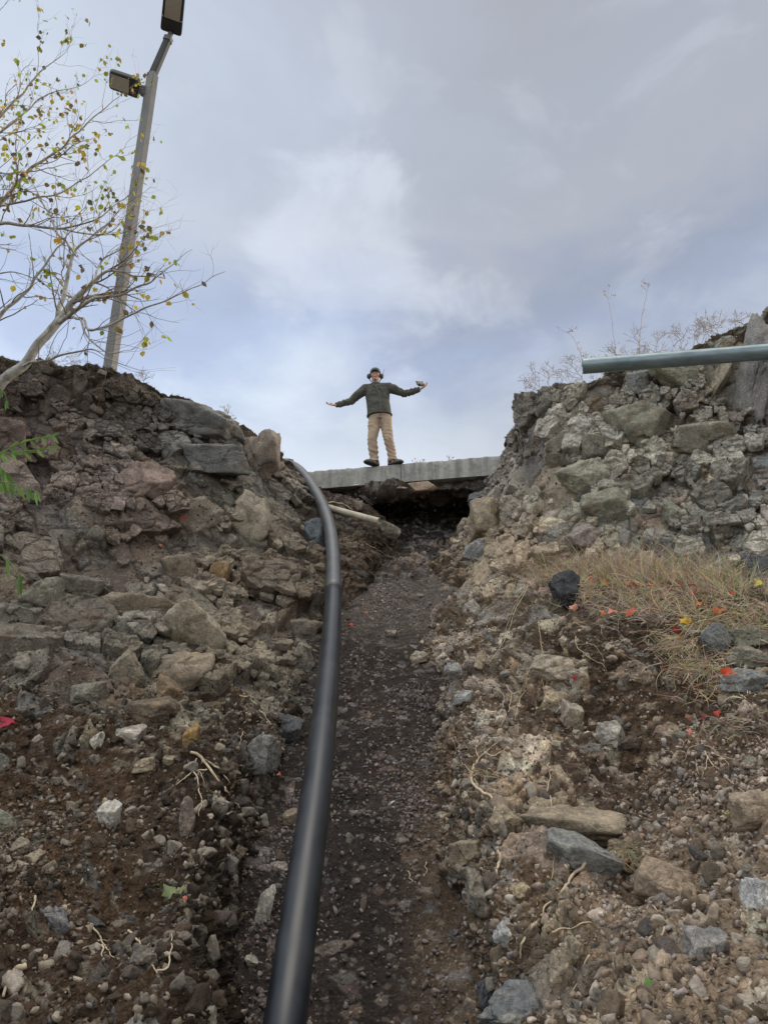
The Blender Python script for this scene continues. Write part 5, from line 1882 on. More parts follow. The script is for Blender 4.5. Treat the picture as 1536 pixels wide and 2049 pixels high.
def dry_bush(px, py, h, w, seed, label, group=None, r=.0036):
    """stiff, zigzag forking twigs"""
    rnd = random.Random(seed)
    p, n, d = surf(px, crest0(px) + 5)
    t_ = (np.array(at(px, py, p.y + .12)))
    p = Vector(t_)
    d = project(t_)[2]
    m = MB()
    H_m = h / F_ * d * 1.06
    W_m = w / F_ * d

    def br(q, dr, ln, rr, dep):
        e = q + dr * ln
        m.tube([q, (q + e) / 2 + Vector((rnd.gauss(0, ln * .06),) * 3), e], [rr, rr * .9, rr * .8], 4, (1, 1, 1), cap=False)
        if dep == 0:
            return
        for k in range(2 if rnd.random() < .85 else 3):
            s = Vector((rnd.gauss(0, .75), rnd.gauss(0, .6), rnd.gauss(.12, .5)))
            br(e, (dr + s).normalized(), ln * rnd.uniform(.72, .98), max(rr * .84, .0019), dep - 1)
    nst = max(int(W_m / .09), 2)
    for k in range(nst):
        x = (k + rnd.uniform(.2, .8)) / nst - .5
        hh = H_m * rnd.uniform(.65, 1.1) * (1 - .5 * abs(x * 1.6) ** 2)
        br(p + Vector((x * W_m, rnd.uniform(-.06, .2), x * 0)), Vector((rnd.gauss(0, .3), rnd.gauss(0, .25), 1)).normalized(), hh / 4.2, r, 5)
    o = m.build('dry_bush', M_DRY, None, origin=tuple(p))
    tag(o, label, 'bush', group)


def crest(px):
    """image height of the skyline at px, blocks included"""
    return min(crest0(px), SKY.get(int(px) // 6, 9999))


SKY = {}
for ob in bpy.data.objects:
    if ob.type == 'MESH' and (ob.name.startswith('cliff_block') or ob.name.startswith('small_cliff')):
        me = ob.data
        co = np.empty(len(me.vertices) * 3, np.float32)
        me.vertices.foreach_get('co', co)
        co = co.reshape(-1, 3)[::3] + np.array(ob.location)
        x_, y_, d_ = project(co)
        k_ = (x_ // 6).astype(int)
        for a_, b_ in zip(k_[y_ < 960], y_[y_ < 960]):
            if b_ < SKY.get(a_, 9999):
                SKY[int(a_)] = float(b_)


def crest0(px):
    """image height of the skyline at px"""
    m = np.abs(_px - px) < 3
    return float(_py[m & (_d > .3)].min())


for (px, h, w, sd, lab) in ((1098, 62, 60, 1, 'low wispy dry bush at the left end of the right bank skyline'),
                            (1150, 78, 50, 2, 'dry bush whose twigs stand just left of the galvanized pipe end'),
                            (1210, 62, 60, 3, 'dry bush behind the open end of the galvanized pipe'),
                            (1270, 80, 70, 4, 'dense pinkish grey dry bush at the foot of the tallest stalk'),
                            (1330, 92, 70, 5, 'tangled dry bush in the middle of the right skyline'),
                            (1385, 76, 60, 6, 'dry bush on the skyline over the dark turf'),
                            (1428, 92, 66, 7, 'tall pale dry bush near the right end of the skyline'),
                            (1482, 60, 40, 8, 'small dry bush beside the rock knob at the far right'),
                            (1060, 40, 34, 9, 'thin low dry tuft on the steep shoulder of the right bank'),
                            (110, 58, 70, 10, 'pale dry weeds on the left bank skyline behind the leaning trunk'),
                            (155, 40, 40, 11, 'small dry weed on the skyline left of the lamp post'),
                            (275, 42, 24, 12, 'thin dry weed on the skyline right of the lamp post'),
                            (452, 40, 10, 13, 'tiny dry stalks on the right shoulder of the left bank')):
    dry_bush(px, crest(px) + 6, h, w, sd, lab)


def stalk(pix, r, heads, seed, label):
    rnd = random.Random(seed)
    P = np.array([at(*q) for q in pix], np.float32)
    q = catmull(P, np.linspace(0, len(P) - 1, 30))
    q += np.stack([vnoise((q * 12 + s).astype(np.float32), 3) for s in (0, 31, 77)], 1) * .006
    pts = [Vector(v) for v in q.tolist()]
    m = MB()
    m.tube(pts, [r * (1 - .5 * i / 30) for i in range(30)], 5, (1, .92, .88))
    for i in range(30):
        if rnd.random() < heads or i > 25:
            d = Vector((rnd.gauss(0, 1), rnd.gauss(0, .5), rnd.uniform(.2, 1))).normalized()
            l_ = rnd.uniform(.04, .14) * (1.2 if i > 22 else .8)
            e = pts[i] + d * l_
            m.tube([pts[i], e], [.0022, .0014], 4, (1, .85, .8), cap=False)
            for k in range(5 if i > 22 else 2):
                m.ball(e + Vector((rnd.gauss(0, .015), rnd.gauss(0, .015), rnd.gauss(0, .015))), rnd.uniform(.004, .008), (1.25, .85, .7), 5, 4)
    o = m.build('dry_stalk', M_DRY, None, origin=tuple(pts[0]))
    tag(o, label, 'dry stalk')


stalk([(1278, 735, 7.9), (1278, 690, 7.9), (1284, 630, 7.9), (1297, 568, 7.9)], .005, .22, 1, 'tallest dry stalk on the right bank, with a reddish seed head against the sky')
stalk([(1234, 735, 7.9), (1228, 680, 7.9), (1220, 620, 7.9), (1214, 592, 7.9)], .004, .10, 2, 'second tall dry stalk, thinner, left of the tallest one')
stalk([(1166, 725, 8.1), (1158, 700, 8.1), (1145, 676, 8.1), (1134, 664, 8.1)], .0035, .12, 3, 'short leaning dry stalk above the end of the galvanized pipe')

# small plants on the slab edge
M_RED = simple_mat('red_leaf', [(.3, (.5, .06, .03)), (.7, (.68, .14, .06))], 20, .6, 0, attr=True)
for (px, sd, lab) in ((826, 1, 'small reddish weed on the slab edge nearest the man'), (846, 2, 'small dark weed on top of the concrete slab'), (898, 3, 'tiny red weed on the slab near the right bank')):
    rnd = random.Random(sd)
    t = (px - 620) / 392.0
    e = Vector(on_face(px, 942 - 34 * t, -.06))
    e.z = ZT
    m = MB()
    for k in range(6):
        d = Vector((rnd.gauss(0, .7), rnd.gauss(0, .4), 1)).normalized()
        q = e + d * rnd.uniform(.04, .11)
        m.tube([e, q], [.002, .001], 4, (.35, .3, .25), cap=False)
        leaf(m, q, .022, (1, .8, .8) if sd != 2 else (.3, .25, .3), rnd=rnd)
    tag(m.build('slab_weed', M_RED, None, origin=tuple(e)), lab, 'weed')

# ------------------------------------------------------------------ dry grass and fallen leaves
M_GRASS = simple_mat('dry_grass', [(.3, (.75, .75, .75)), (.7, (1, 1, 1))], 10, .8, 0, attr=True)


def grass(name, label, spots, seed):
    rnd = random.Random(seed)
    V, F, Cc = [], [], []
    for (px, py, spread, n, lo, hi, up, cols) in spots:
        for k in range(n):
            x = rnd.gauss(px, spread)
            y = rnd.gauss(py, spread * .35)
            p, nn, d = surf(x, y, 6)
            ln = rnd.uniform(lo, hi)
            dr = (nn * .5 + Vector((rnd.gauss(0, .9), rnd.gauss(0, .4), up * .75 + rnd.gauss(0, .5)))).normalized()
            bend = Vector((rnd.gauss(0, .9), rnd.gauss(0, .4) - .2, -rnd.uniform(.1, 1.6)))
            w = rnd.uniform(.0015, .0032)
            sd_ = dr.cross(Vector((rnd.gauss(0, .3), 1, rnd.gauss(0, .3)))).normalized()
            c = tuple(a * rnd.uniform(.7, 1.2) for a in rnd.choice(cols))
            q = p - p.normalized() * .025
            b = len(V)
            m_ = 6
            for i in range(m_):
                f = i / (m_ - 1)
                ww = w * (1 - .75 * f)
                V.append(q + sd_ * ww)
                V.append(q - sd_ * ww)
                Cc += [c, c]
                dr = (dr + bend * .28 * f + Vector((rnd.gauss(0, .09), rnd.gauss(0, .09), rnd.gauss(0, .09)))).normalized()
                q = q + dr * (ln / m_)
            F += [(b + 2 * i, b + 2 * i + 1, b + 2 * i + 3, b + 2 * i + 2) for i in range(m_ - 1)]
    o = obj_from(name, np.array(V), F, M_GRASS, None, np.array(Cc))
    tag(o, label, 'grass', kind='stuff')


STR = [(.66, .52, .33), (.76, .63, .43), (.52, .40, .25), (.38, .29, .19)]
STG = STR + STR + [(.30, .30, .12)]
grass('dry_grass', 'tangle of straw coloured dry grass on the ledge of the right bank', [
    (1180, 1150, 34, 240, .14, .40, 1.0, STR), (1110, 1150, 34, 200, .12, .32, .5, STR), (1240, 1150, 34, 360, .16, .50, 1.2, STR), (1330, 1150, 40, 300, .12, .42, 1.0, STG), (1400, 1160, 40, 320, .12, .44, 1.0, STG),
    (1470, 1175, 35, 240, .12, .42, .8, STG), (1300, 1200, 60, 560, .08, .26, .1, STR), (1180, 1180, 40, 300, .08, .24, .2, STR),
    (1120, 1130, 35, 130, .08, .22, .0, STR), (1060, 1130, 30, 150, .08, .22, -.6, STR), (1030, 1110, 22, 120, .08, .22, -1.0, STR),
    (1420, 1230, 50, 500, .08, .28, -.4, STR), (1360, 1280, 30, 340, .08, .26, -.8, STR), (1390, 1330, 36, 360, .08, .24, -.6, STR), (1460, 1300, 30, 120, .08, .24, -.3, STR),
    (1430, 1380, 34, 130, .06, .20, -.3, STR), (1500, 1240, 30, 150, .10, .26, .3, STG), (1240, 1215, 60, 220, .06, .18, -.4, [(.42, .36, .32), (.32, .27, .24)]),
    (1340, 1100, 60, 60, .10, .25, .8, STR)], 3)
grass('hanging_root_hairs', 'fine root hairs and straw hanging down over the brown earth', [
    (1030, 1130, 24, 170, .06, .22, -1.3, [(.22, .15, .09), (.3, .22, .14), (.16, .11, .07)]),
    (1020, 1210, 24, 90, .05, .18, -1.3, [(.26, .2, .13), (.2, .14, .09)]),
    (1240, 1690, 14, 90, .05, .14, -1.0, [(.4, .33, .2), (.28, .22, .14)]), (1275, 1715, 16, 60, .05, .12, -1.1, [(.4, .33, .2), (.28, .22, .14)]),
    (1010, 1460, 26, 60, .04, .14, -1.0, [(.34, .26, .16)]), (960, 1540, 20, 60, .04, .14, -1.0, [(.4, .3, .18)]),
    (740, 1100, 30, 120, .05, .2, -1.2, [(.2, .14, .09), (.28, .2, .13)]), (690, 1060, 20, 60, .05, .18, -1.1, [(.2, .14, .09)]),
    (1440, 1450, 50, 110, .05, .16, -.3, [(.4, .34, .24)]), (470, 940, 60, 40, .03, .08, .3, [(.3, .25, .12)]), (420, 830, 40, 60, .03, .09, .5, [(.3, .26, .12), (.2, .2, .08)]),
    (360, 790, 60, 60, .02, .07, .6, [(.2, .16, .09)])], 4)
grass('turf_edge', 'dark mossy turf fringe along the tops of both banks', [
    (x, crest(x) + 4, 14, 46, .015, .06, .9, [(.06, .05, .03), (.09, .08, .04), (.12, .10, .05), (.05, .04, .03)])
    for x in list(range(10, 560, 26)) + list(range(1065, 1530, 26))], 6)


def fallen(px, py, s, col, label, seed, name='fallen_leaf', group=None):
    rnd = random.Random(seed)
    p, n, d = surf(px, py)
    p = p + n * .04 - Vector(p).normalized() * .06
    up = (n + Vector((rnd.gauss(0, .4), rnd.gauss(0, .3) - .5, rnd.gauss(0, .4)))).normalized()
    a = up.cross(Vector((rnd.gauss(0, 1), .2, rnd.gauss(0, 1)))).normalized()
    b = up.cross(a)
    m = MB()
    sz = s / F_ * d * .5 * 1.0
    k = 10
    vs = [p + up * .004]
    ph = rnd.uniform(0, 6)
    for i in range(k):
        t = 2 * math.pi * i / k
        r = sz * (1.0 if i % 2 == 0 else .62) * rnd.uniform(.8, 1.15) * (1.2 if i == 0 else 1)
        vs.append(p + a * math.cos(t) * r + b * math.sin(t) * r * .75 + up * sz * .35 * math.sin(2 * t + ph))
    m.add(vs, [(0, i + 1, (i + 1) % k + 1) for i in range(k)], col)
    m.tube([p, p - a * sz * 1.5 + up * sz * .2], [.0012, .0008], 4, tuple(c * .6 for c in col))
    o = m.build(name, M_LEAF, None, origin=tuple(p))
    tag(o, label, 'leaf', group)


RED_, ORG, YEL, PNK, DRD = (.62, .05, .03), (.75, .20, .07), (.80, .50, .07), (.75, .28, .22), (.35, .03, .03)
g1 = 'red leaves caught in the dry grass'
for i, (x, y, s, c) in enumerate([(1138, 1156, 26, RED_), (1150, 1160, 16, ORG), (1188, 1162, 20, RED_), (1240, 1148, 18, RED_), (1266, 1124, 16, PNK), (1300, 1178, 14, PNK), (1265, 1174, 20, DRD),
                                (1382, 1180, 22, DRD), (1384, 1192, 16, RED_), (1225, 1228, 24, PNK), (1203, 1230, 16, ORG), (1460, 1190, 14, RED_), (1250, 1170, 16, PNK), (1355, 1176, 12, RED_)]):
    fallen(x, y, s, c, 'small red or reddish pink leaf caught in the dry grass of the right bank', 50 + i, group=g1)
for i, (x, y, s, c, lab) in enumerate([
        (1208, 1170, 24, ORG, 'bright orange leaf lying over a green one in the dry grass'), (1203, 1176, 16, (.3, .42, .12), 'light green leaf under the bright orange leaf'),
        (1258, 1228, 24, (.8, .22, .14), 'salmon red leaf at the lower edge of the dry grass'), (1145, 1220, 24, (.75, .36, .25), 'pale orange leaf below the black angular rock'),
        (1368, 1245, 26, YEL, 'big yellow leaf in the dry grass'), (1435, 1226, 30, ORG, 'orange leaf right of the big yellow leaf'), (1394, 1214, 18, (.78, .33, .12), 'small orange leaf between two bigger ones'),
        (1350, 1262, 20, DRD, 'dark red leaf under the big yellow leaf'), (1452, 1356, 36, (.7, .1, .04), 'large red leaf beside the layered blocks'), (1520, 1172, 26, (.75, .66, .15), 'pale yellow leaf at the right edge'),
        (1434, 1432, 22, RED_, 'bright crimson leaf on the dark earth below the grass'), (1418, 1438, 18, DRD, 'dark red leaf next to the crimson one'), (1146, 1362, 18, DRD, 'single deep red leaf on bare brown earth'),
        (1380, 1472, 20, PNK, 'pink leaf on the rubble under the roots'), (1380, 1440, 22, (.4, .2, .13), 'brownish red leaf left of the crimson one'), (1328, 1196, 20, (.42, .4, .16), 'yellow green leaf in the grass'),
        (706, 1252, 13, (.8, .16, .10), 'small red leaf on the trench floor right of the black pipe'), (732, 1228, 9, ORG, 'tiny orange leaf on the upper trench floor'), (563, 1556, 14, PNK, 'pink petal shaped leaf left of the black pipe'),
        (12, 1452, 40, (.5, .03, .08), 'crimson leaf cut by the left edge of the photo'), (372, 1044, 14, (.55, .04, .06), 'small crimson leaf high on the left rock face'), (316, 1091, 9, (.7, .25, .18), 'tiny salmon leaf on the left rock face'),
        (1058, 1064, 14, (.8, .2, .2), 'pinkish red leaf beside the dangling roots under the cliff'), (1462, 1641, 22, (.42, .42, .14), 'olive yellow leaf on the pale rubble'), (1300, 1990, 22, (.12, .3, .06), 'small green sprout in the pale rubble'),
        (1282, 1686, 22, (.5, .33, .24), 'curled brown leaf beside the grass roots'), (340, 1797, 40, (.28, .34, .16), 'pale green oval leaf hanging over the dark hollow'), (362, 1794, 26, (.3, .32, .15), 'crumpled olive leaf right of the oval green leaf'),
        (374, 1812, 16, (.6, .2, .14), 'reddish leaf in the dark hollow'), (1300, 738, 12, (.6, .15, .12), 'red leaf on the turf above the galvanized pipe')]):
    fallen(x, y, s, c, lab, 90 + i)
# ------------------------------------------------------------------ the man on the slab
PY = 10.62          # forward distance of his body plane


def J(px, py, dy=0.0):
    return atv(px, py, PY + dy)


def voxel(m, name, mat, parent, size, smooth=6, col=(1, 1, 1), fac=.5):
    """fuse overlapping forms into one continuous skin"""
    tmp = m.build(name + '_raw', None, None)
    md = tmp.modifiers.new('r', 'REMESH')
    md.mode = 'VOXEL'
    md.voxel_size = size
    md.adaptivity = 0
    sm = tmp.modifiers.new('s', 'SMOOTH')
    sm.factor = fac
    sm.iterations = smooth
    dg = bpy.context.evaluated_depsgraph_get()
    dg.update()
    me = bpy.data.meshes.new_from_object(tmp.evaluated_get(dg))
    co = np.empty(len(me.vertices) * 3, np.float32)
    me.vertices.foreach_get('co', co)
    co = co.reshape(-1, 3)
    fs = [tuple(p.vertices) for p in me.polygons]
    bpy.data.objects.remove(tmp)
    return co, fs


man = empty('person', tuple(J(762, 936)))
man.location.z = ZT
tag(man, 'man in olive jacket, tan trousers, cap and ear muffs, arms spread on the slab', 'person')

M_SKIN = simple_mat('skin', [(.3, (.42, .22, .16)), (.7, (.52, .30, .22))], 30, .55, .05, .001, attr=True)
M_JACK = simple_mat('jacket_cloth', [(.3, (.062, .061, .050)), (.7, (.092, .090, .076))], 30, .85, .3, .004)
M_TROU = simple_mat('trouser_cloth', [(.3, (.34, .25, .18)), (.7, (.46, .35, .26))], 12, .9, .3, .004)
M_CAP = simple_mat('cap_cloth', [(.3, (.07, .085, .08)), (.7, (.10, .12, .115))], 40, .8, .1, .002)
M_MUFF = simple_mat('ear_muff_plastic', [(.3, (.02, .023, .026)), (.7, (.035, .04, .045))], 20, .4, 0)
M_SHOE = simple_mat('shoe_leather', [(.3, (.07, .07, .06)), (.7, (.13, .125, .11))], 30, .75, .2, .003)
M_SOLE = simple_mat('shoe_sole', [(.3, (.02, .02, .02)), (.7, (.04, .04, .04))], 30, .8, 0)
M_GLOVE = simple_mat('glove_leather', [(.3, (.30, .27, .19)), (.7, (.45, .41, .30))], 30, .8, .2, .003)

hip = J(759, 833)
chest = J(754, 790)
neck = J(752, 770)
headc = J(750.5, 752)
shL, shR = J(731, 777), J(776, 775)           # viewer's left / right
elL, elR = J(702, 803, .02), J(809, 788, .02)
wrL, wrR = J(672, 811, -.10), J(840, 779, -.08)
hpL, hpR = J(750, 838), J(770, 837)
knL, knR = J(744.5, 880, -.06), J(777, 879, -.06)
anL, anR = J(748.5, 922), J(786, 919.5)
anL.z = max(anL.z, ZT + .09)
anR.z = max(anR.z, ZT + .09)


def lerp(a, b, t):
    return a + (b - a) * t


# --- body: one continuous skin (head, neck, torso, limbs, hands with fingers)
body = MB()
hs = .93
body.ball(headc + Vector((0, 0, .025)), (.078 * hs, .098 * hs, .098 * hs), seg=24, rings=16)
body.ball(headc + Vector((0, -.030, -.045)), (.060 * hs, .070 * hs, .078 * hs), seg=20, rings=14)      # jaw
body.ball(headc + Vector((0, -.072, -.098)), (.026, .022, .018), seg=12, rings=8)      # chin
body.loft([[headc + Vector((x * w, -.094 + dy_, z)) for x, dy_ in ((-1, .02), (0, -.012), (1, .02), (0, .03))] for z, w in ((.018, .006), (-.01, .010), (-.032, .018), (-.04, .010))])   # nose
for s in (-1, 1):
    body.ball(headc + Vector((s * .082, .008, -.008)), (.012, .024, .034), seg=10, rings=8)   # ears
    body.ball(headc + Vector((s * .040, -.070, -.030)), (.024, .022, .024), seg=10, rings=8)   # cheeks
body.ball(headc + Vector((0, -.083, .030)), (.052, .018, .014), seg=12, rings=8)      # brow
body.tube([headc + Vector((0, .015, -.03)), neck + Vector((0, .01, -.04)), chest], [.058, .060, .09], 14)
body.tube([neck + Vector((0, 0, -.05)), chest, lerp(chest, hip, .6), hip], [(.11, .08), (.15, .10), (.135, .095), (.145, .105)], 20)
for s_, e_, w_ in ((shL, elL, wrL), (shR, elR, wrR)):
    body.tube([lerp(s_, neck, .5), s_, lerp(s_, e_, .5), e_, lerp(e_, w_, .4), w_], [.05, .052, .045, .038, .036, .026], 14)
for h_, k_, a_ in ((hpL, knL, anL), (hpR, knR, anR)):
    body.tube([h_, lerp(h_, k_, .5), k_, lerp(k_, a_, .4), a_], [.082, .07, .052, .052, .036], 14)
    body.tube([a_ + Vector((0, .02, -.02)), a_ + Vector((0, -.06, -.06))], [.035, .03], 10)


def hand(mb, wr, dirn, palm_n, thumb_side, spread=.16, curls=(.25, .3, .35, .45), fl=1.0):
    """palm with four separate bent fingers of unequal length and a thumb leaving its side"""
    d = dirn.normalized()
    n = (palm_n - d * palm_n.dot(d)).normalized()
    t = d.cross(n).normalized() * thumb_side           # towards the thumb side
    pc = wr + d * .052
    rings = []
    for u, w, th in ((-.06, .026, .020), (-.03, .032, .017), (.0, .041, .016), (.03, .043, .014), (.047, .040, .012)):
        c = pc + d * u
        rings.append([c + t * (w * math.cos(a)) + n * (th * math.sin(a)) for a in [2 * math.pi * k / 12 for k in range(12)]])
    mb.loft(rings)
    for k, (off, ln) in enumerate(((.031, .070), (.011, .079), (-.010, .074), (-.030, .058))):
        b = pc + d * .040 + t * off
        dd = (d + t * off * spread * 40 * .25).normalized()
        pts, rr = [b - d * .012], [.0095]
        q = b
        for j, (seg, cu) in enumerate(((.44, .5), (.31, .9), (.25, .9))):
            ang = curls[k] * cu
            dd = (dd * math.cos(ang) + n * math.sin(ang)).normalized()
            q = q + dd * ln * seg * fl
            pts.append(q)
            rr.append((.0090, .0082, .0068)[j])
        mb.tube(pts, rr, 8)
    b = pc - d * .022 + t * .030
    d1 = (t * .9 + d * .62 + n * .30).normalized()
    d2 = (t * .45 + d * .85 + n * .35).normalized()
    mb.tube([b - d1 * .012, b + d1 * .030, b + d1 * .030 + d2 * .026, b + d1 * .030 + d2 * .048], [.015, .0125, .0100, .0075], 8)


# viewer's left hand: palm up, thumb and fingers parted
hdirL = (J(650, 808, -.16) - wrL)
hand(body, wrL, hdirL, Vector((.1, -.55, .85)), -1 if False else 1, spread=.5, curls=(.45, .25, .15, .1))
hdirR = (J(857, 769, -.14) - wrR)
hand(body, wrR, hdirR, Vector((-.3, -.45, .85)), -1, spread=.2, curls=(.5, .6, .65, .7))
co, fs = voxel(body, 'body', M_SKIN, man, .0052, 4, fac=.35)
colb = np.ones((len(co), 3), np.float32)
hc = np.array(headc)
rel = co - hc
# lips and brows have their own colour
lip = (np.abs(rel[:, 0]) < .030) & (np.abs(rel[:, 2] + .064 - rel[:, 0] ** 2 * 9) < .0065) & (rel[:, 1] < -.04)
colb[lip] = (.75, .45, .42)
brow = (np.abs(np.abs(rel[:, 0]) - .034) < .020) & (np.abs(rel[:, 2] - .030) < .006) & (rel[:, 1] < -.03)
colb[brow] = (.35, .3, .28)
bo = obj_from('body', co, fs, M_SKIN, man, colb)
# eyes and teeth
M_EYE = simple_mat('eye', [(.3, (.6, .58, .55)), (.7, (.65, .63, .6))], 5, .3, 0)
M_IRIS = simple_mat('iris', [(.3, (.03, .025, .02)), (.7, (.05, .04, .03))], 5, .2, 0)
for s in (-1, 1):
    m = MB()
    m.ball(headc + Vector((s * .033, -.083, .010)), (.0135, .010, .0075), seg=12, rings=8)
    e = m.build('eye', M_EYE, man)
    m = MB()
    m.ball(headc + Vector((s * .033, -.091, .008)), (.006, .004, .006), seg=10, rings=6)
    ir = m.build('iris', M_IRIS, man)
    ir.parent = e
    ir.matrix_parent_inverse = e.matrix_parent_inverse.inverted() @ Matrix.Identity(4) if False else Matrix.Identity(4)
m = MB()
m.tube([headc + Vector((-.020, -.090, -.058)), headc + Vector((0, -.100, -.064)), headc + Vector((.020, -.090, -.058))], [.003, .0048, .003], 8)
m.build('teeth', M_EYE, man)
# hair below the cap
m = MB()
m.ball(headc + Vector((0, .022, .030)), (.084 * hs, .094 * hs, .088 * hs), seg=24, rings=14)
M_HAIR = simple_mat('hair', [(.3, (.03, .022, .015)), (.7, (.06, .042, .028))], 60, .7, .3, .003)
m.build('hair', M_HAIR, man)

# --- jacket
jk = MB()
jk.tube([neck + Vector((0, 0, -.045)), J(753, 777), J(755, 790), J(756, 805), J(758, 820), J(758.5, 828), J(759, 832)],
        [(.13, .095), (.195, .125), (.20, .135), (.188, .135), (.192, .140), (.196, .142), (.190, .138)], 28)
for s_, e_, w_, sg in ((shL, elL, wrL, -1), (shR, elR, wrR, 1)):
    sh_in = lerp(s_, neck, .55) + Vector((0, 0, -.03))
    jk.tube([sh_in, s_ + Vector((0, 0, -.01)), lerp(s_, e_, .45), e_, lerp(e_, w_, .5), lerp(e_, w_, .93), w_],
            [.085, .088, .076, .064, .056, .046, .042], 18)
jk.tube([neck + Vector((0, .01, -.06)), neck + Vector((0, -.004, .0)), neck + Vector((0, -.012, .035))], [.095, .080, .080], 20)
co, fs = voxel(jk, 'jacket', M_JACK, man, .009, 5)
# folds: across the sleeves and the waist
cn = co.astype(np.float32)
ax_ = np.array(chest)
w1 = fbm(np.stack([cn[:, 0] * 7, cn[:, 1] * 4, cn[:, 2] * 10], 1).astype(np.float32), 4, 61)
arm_m = sstep(.20, .30, np.abs(cn[:, 0] - ax_[0]))
w2 = np.sin(cn[:, 0] * 95 + 5 * vnoise((cn * 7).astype(np.float32), 4)) * (.4 + .6 * vnoise((cn * 9 + 5).astype(np.float32), 8))
ctr_y = np.array([0, PY, 0])
dirn = np.stack([cn[:, 0] * 0, cn[:, 1] - PY - .2, cn[:, 2] * 0], 1)
dirn /= np.maximum(np.linalg.norm(dirn, axis=1, keepdims=True), 1e-6)
co = co + dirn * (w1 * .024 + arm_m * w2 * .009)[:, None] + np.array((0, 0, 1.0)) * (arm_m * w2 * .004 + w1 * .003)[:, None]
jo = obj_from('jacket', co, fs, M_JACK, man)
frontY = chest.y - .136


def front(px, py, out=.0):
    """point on the chest front"""
    v = atv(px, py, PY - .137 - out)
    return v


M_ZIP = simple_mat('zip', [(.3, (.10, .105, .10)), (.7, (.15, .155, .15))], 30, .5, 0)
m = MB()
zp = [(751.5, 771), (754, 777), (757, 785), (759.5, 795), (761, 806), (761.8, 818), (762, 829)]
m.tube([front(x, y, .004) for x, y in zp], .0055, 6)
z_ = m.build('zipper', M_ZIP, man)
m = MB()
m.tube([front(762, 774.5, .004), front(766, 788, .006)], .005, 6)
m.build('chest_pocket', M_MUFF, man)
m = MB()
hemc = [J(759, 831.5) + Vector((.194 * math.cos(a), .142 * math.sin(a), .012 * math.cos(a))) for a in [2 * math.pi * k / 32 for k in range(33)]]
m.tube(hemc, [.014] * 33, 8)
m.build('hem', M_JACK, man)

# --- trousers
tr = MB()
tr.tube([J(759, 826), J(759, 834), J(759.5, 842)], [(.165, .120), (.172, .125), (.155, .115)], 24)
for h_, k_, a_, sg in ((hpL, knL, anL, -1), (hpR, knR, anR, 1)):
    tr.tube([h_ + Vector((0, 0, .03)), lerp(h_, k_, .25), lerp(h_, k_, .6), k_, lerp(k_, a_, .4), lerp(k_, a_, .8), a_ + Vector((0, -.01, -.035))],
            [.098, .100, .088, .077, .074, .070, .080], 20)
co, fs = voxel(tr, 'trousers', M_TROU, man, .008, 5)
cn = co.astype(np.float32)
zr = cn[:, 2] - ZT
low = sstep(.95, .1, zr) if False else 1 - sstep(.25, .95, zr)
ww = np.sin(zr * 85 + 6 * vnoise((cn * 6).astype(np.float32), 5) + cn[:, 0] * 25) * (.5 + .8 * vnoise((cn * 5 + 3).astype(np.float32), 6))
w1 = fbm((cn * 9).astype(np.float32), 4, 66)
legc = np.where((cn[:, 0] < hip.x)[:, None], np.array(lerp(knL, anL, .5)), np.array(lerp(knR, anR, .5)))
dr_ = cn - legc
dr_[:, 2] = 0
dr_ /= np.maximum(np.linalg.norm(dr_, axis=1, keepdims=True), 1e-6)
co = co + dr_ * (ww * (.002 + .005 * low) + w1 * .012)[:, None]
obj_from('trousers', co, fs, M_TROU, man)
m = MB()
m.tube([atv(759, 829, PY - .128), atv(759.5, 838, PY - .132), atv(758.5, 848, PY - .112)], [.005, .005, .004], 6)
M_SEAM = simple_mat('seam', [(.3, (.12, .085, .06)), (.7, (.16, .11, .08))], 20, .9, 0)
m.build('fly_seam', M_SEAM, man)

# --- shoes, toes turned out
for a_, dx, px0, px1 in ((anL, -1, 731, 752), (anR, 1, 777, 803)):
    dirs = Vector((dx * .80, -.60, 0)).normalized()
    sd2 = dirs.cross(Vector((0, 0, 1)))
    sh_ = MB()
    rings = []
    bs = Vector((a_.x, a_.y, ZT))
    for u, w, h in ((-.085, .030, .07), (-.07, .042, .10), (-.02, .050, .125), (.03, .050, .115), (.08, .052, .090), (.13, .054, .072), (.165, .048, .058), (.19, .028, .038)):
        c = bs + dirs * u
        rings.append([c + sd2 * (w * math.cos(t)) + Vector((0, 0, .018 + (h - .018) * max(math.sin(t), 0) ** .8 - .004 * (math.sin(t) < 0))) for t in [2 * math.pi * k / 16 for k in range(16)]])
    sh_.loft(rings)
    so = sh_.build('shoe', M_SHOE, man)
    sl = MB()
    ring0, ring1 = [], []
    for t in [2 * math.pi * k / 28 for k in range(28)]:
        c = bs + dirs * (.05 + .145 * math.cos(t)) + sd2 * (.054 * math.sin(t))
        ring0.append(c + Vector((0, 0, .001)))
        ring1.append(c + Vector((0, 0, .024)))
    sl.loft([ring0, ring1])
    s2_ = sl.build('sole', M_SOLE, man)
    s2_.parent = so
    s2_.matrix_parent_inverse = Matrix.Identity(4)

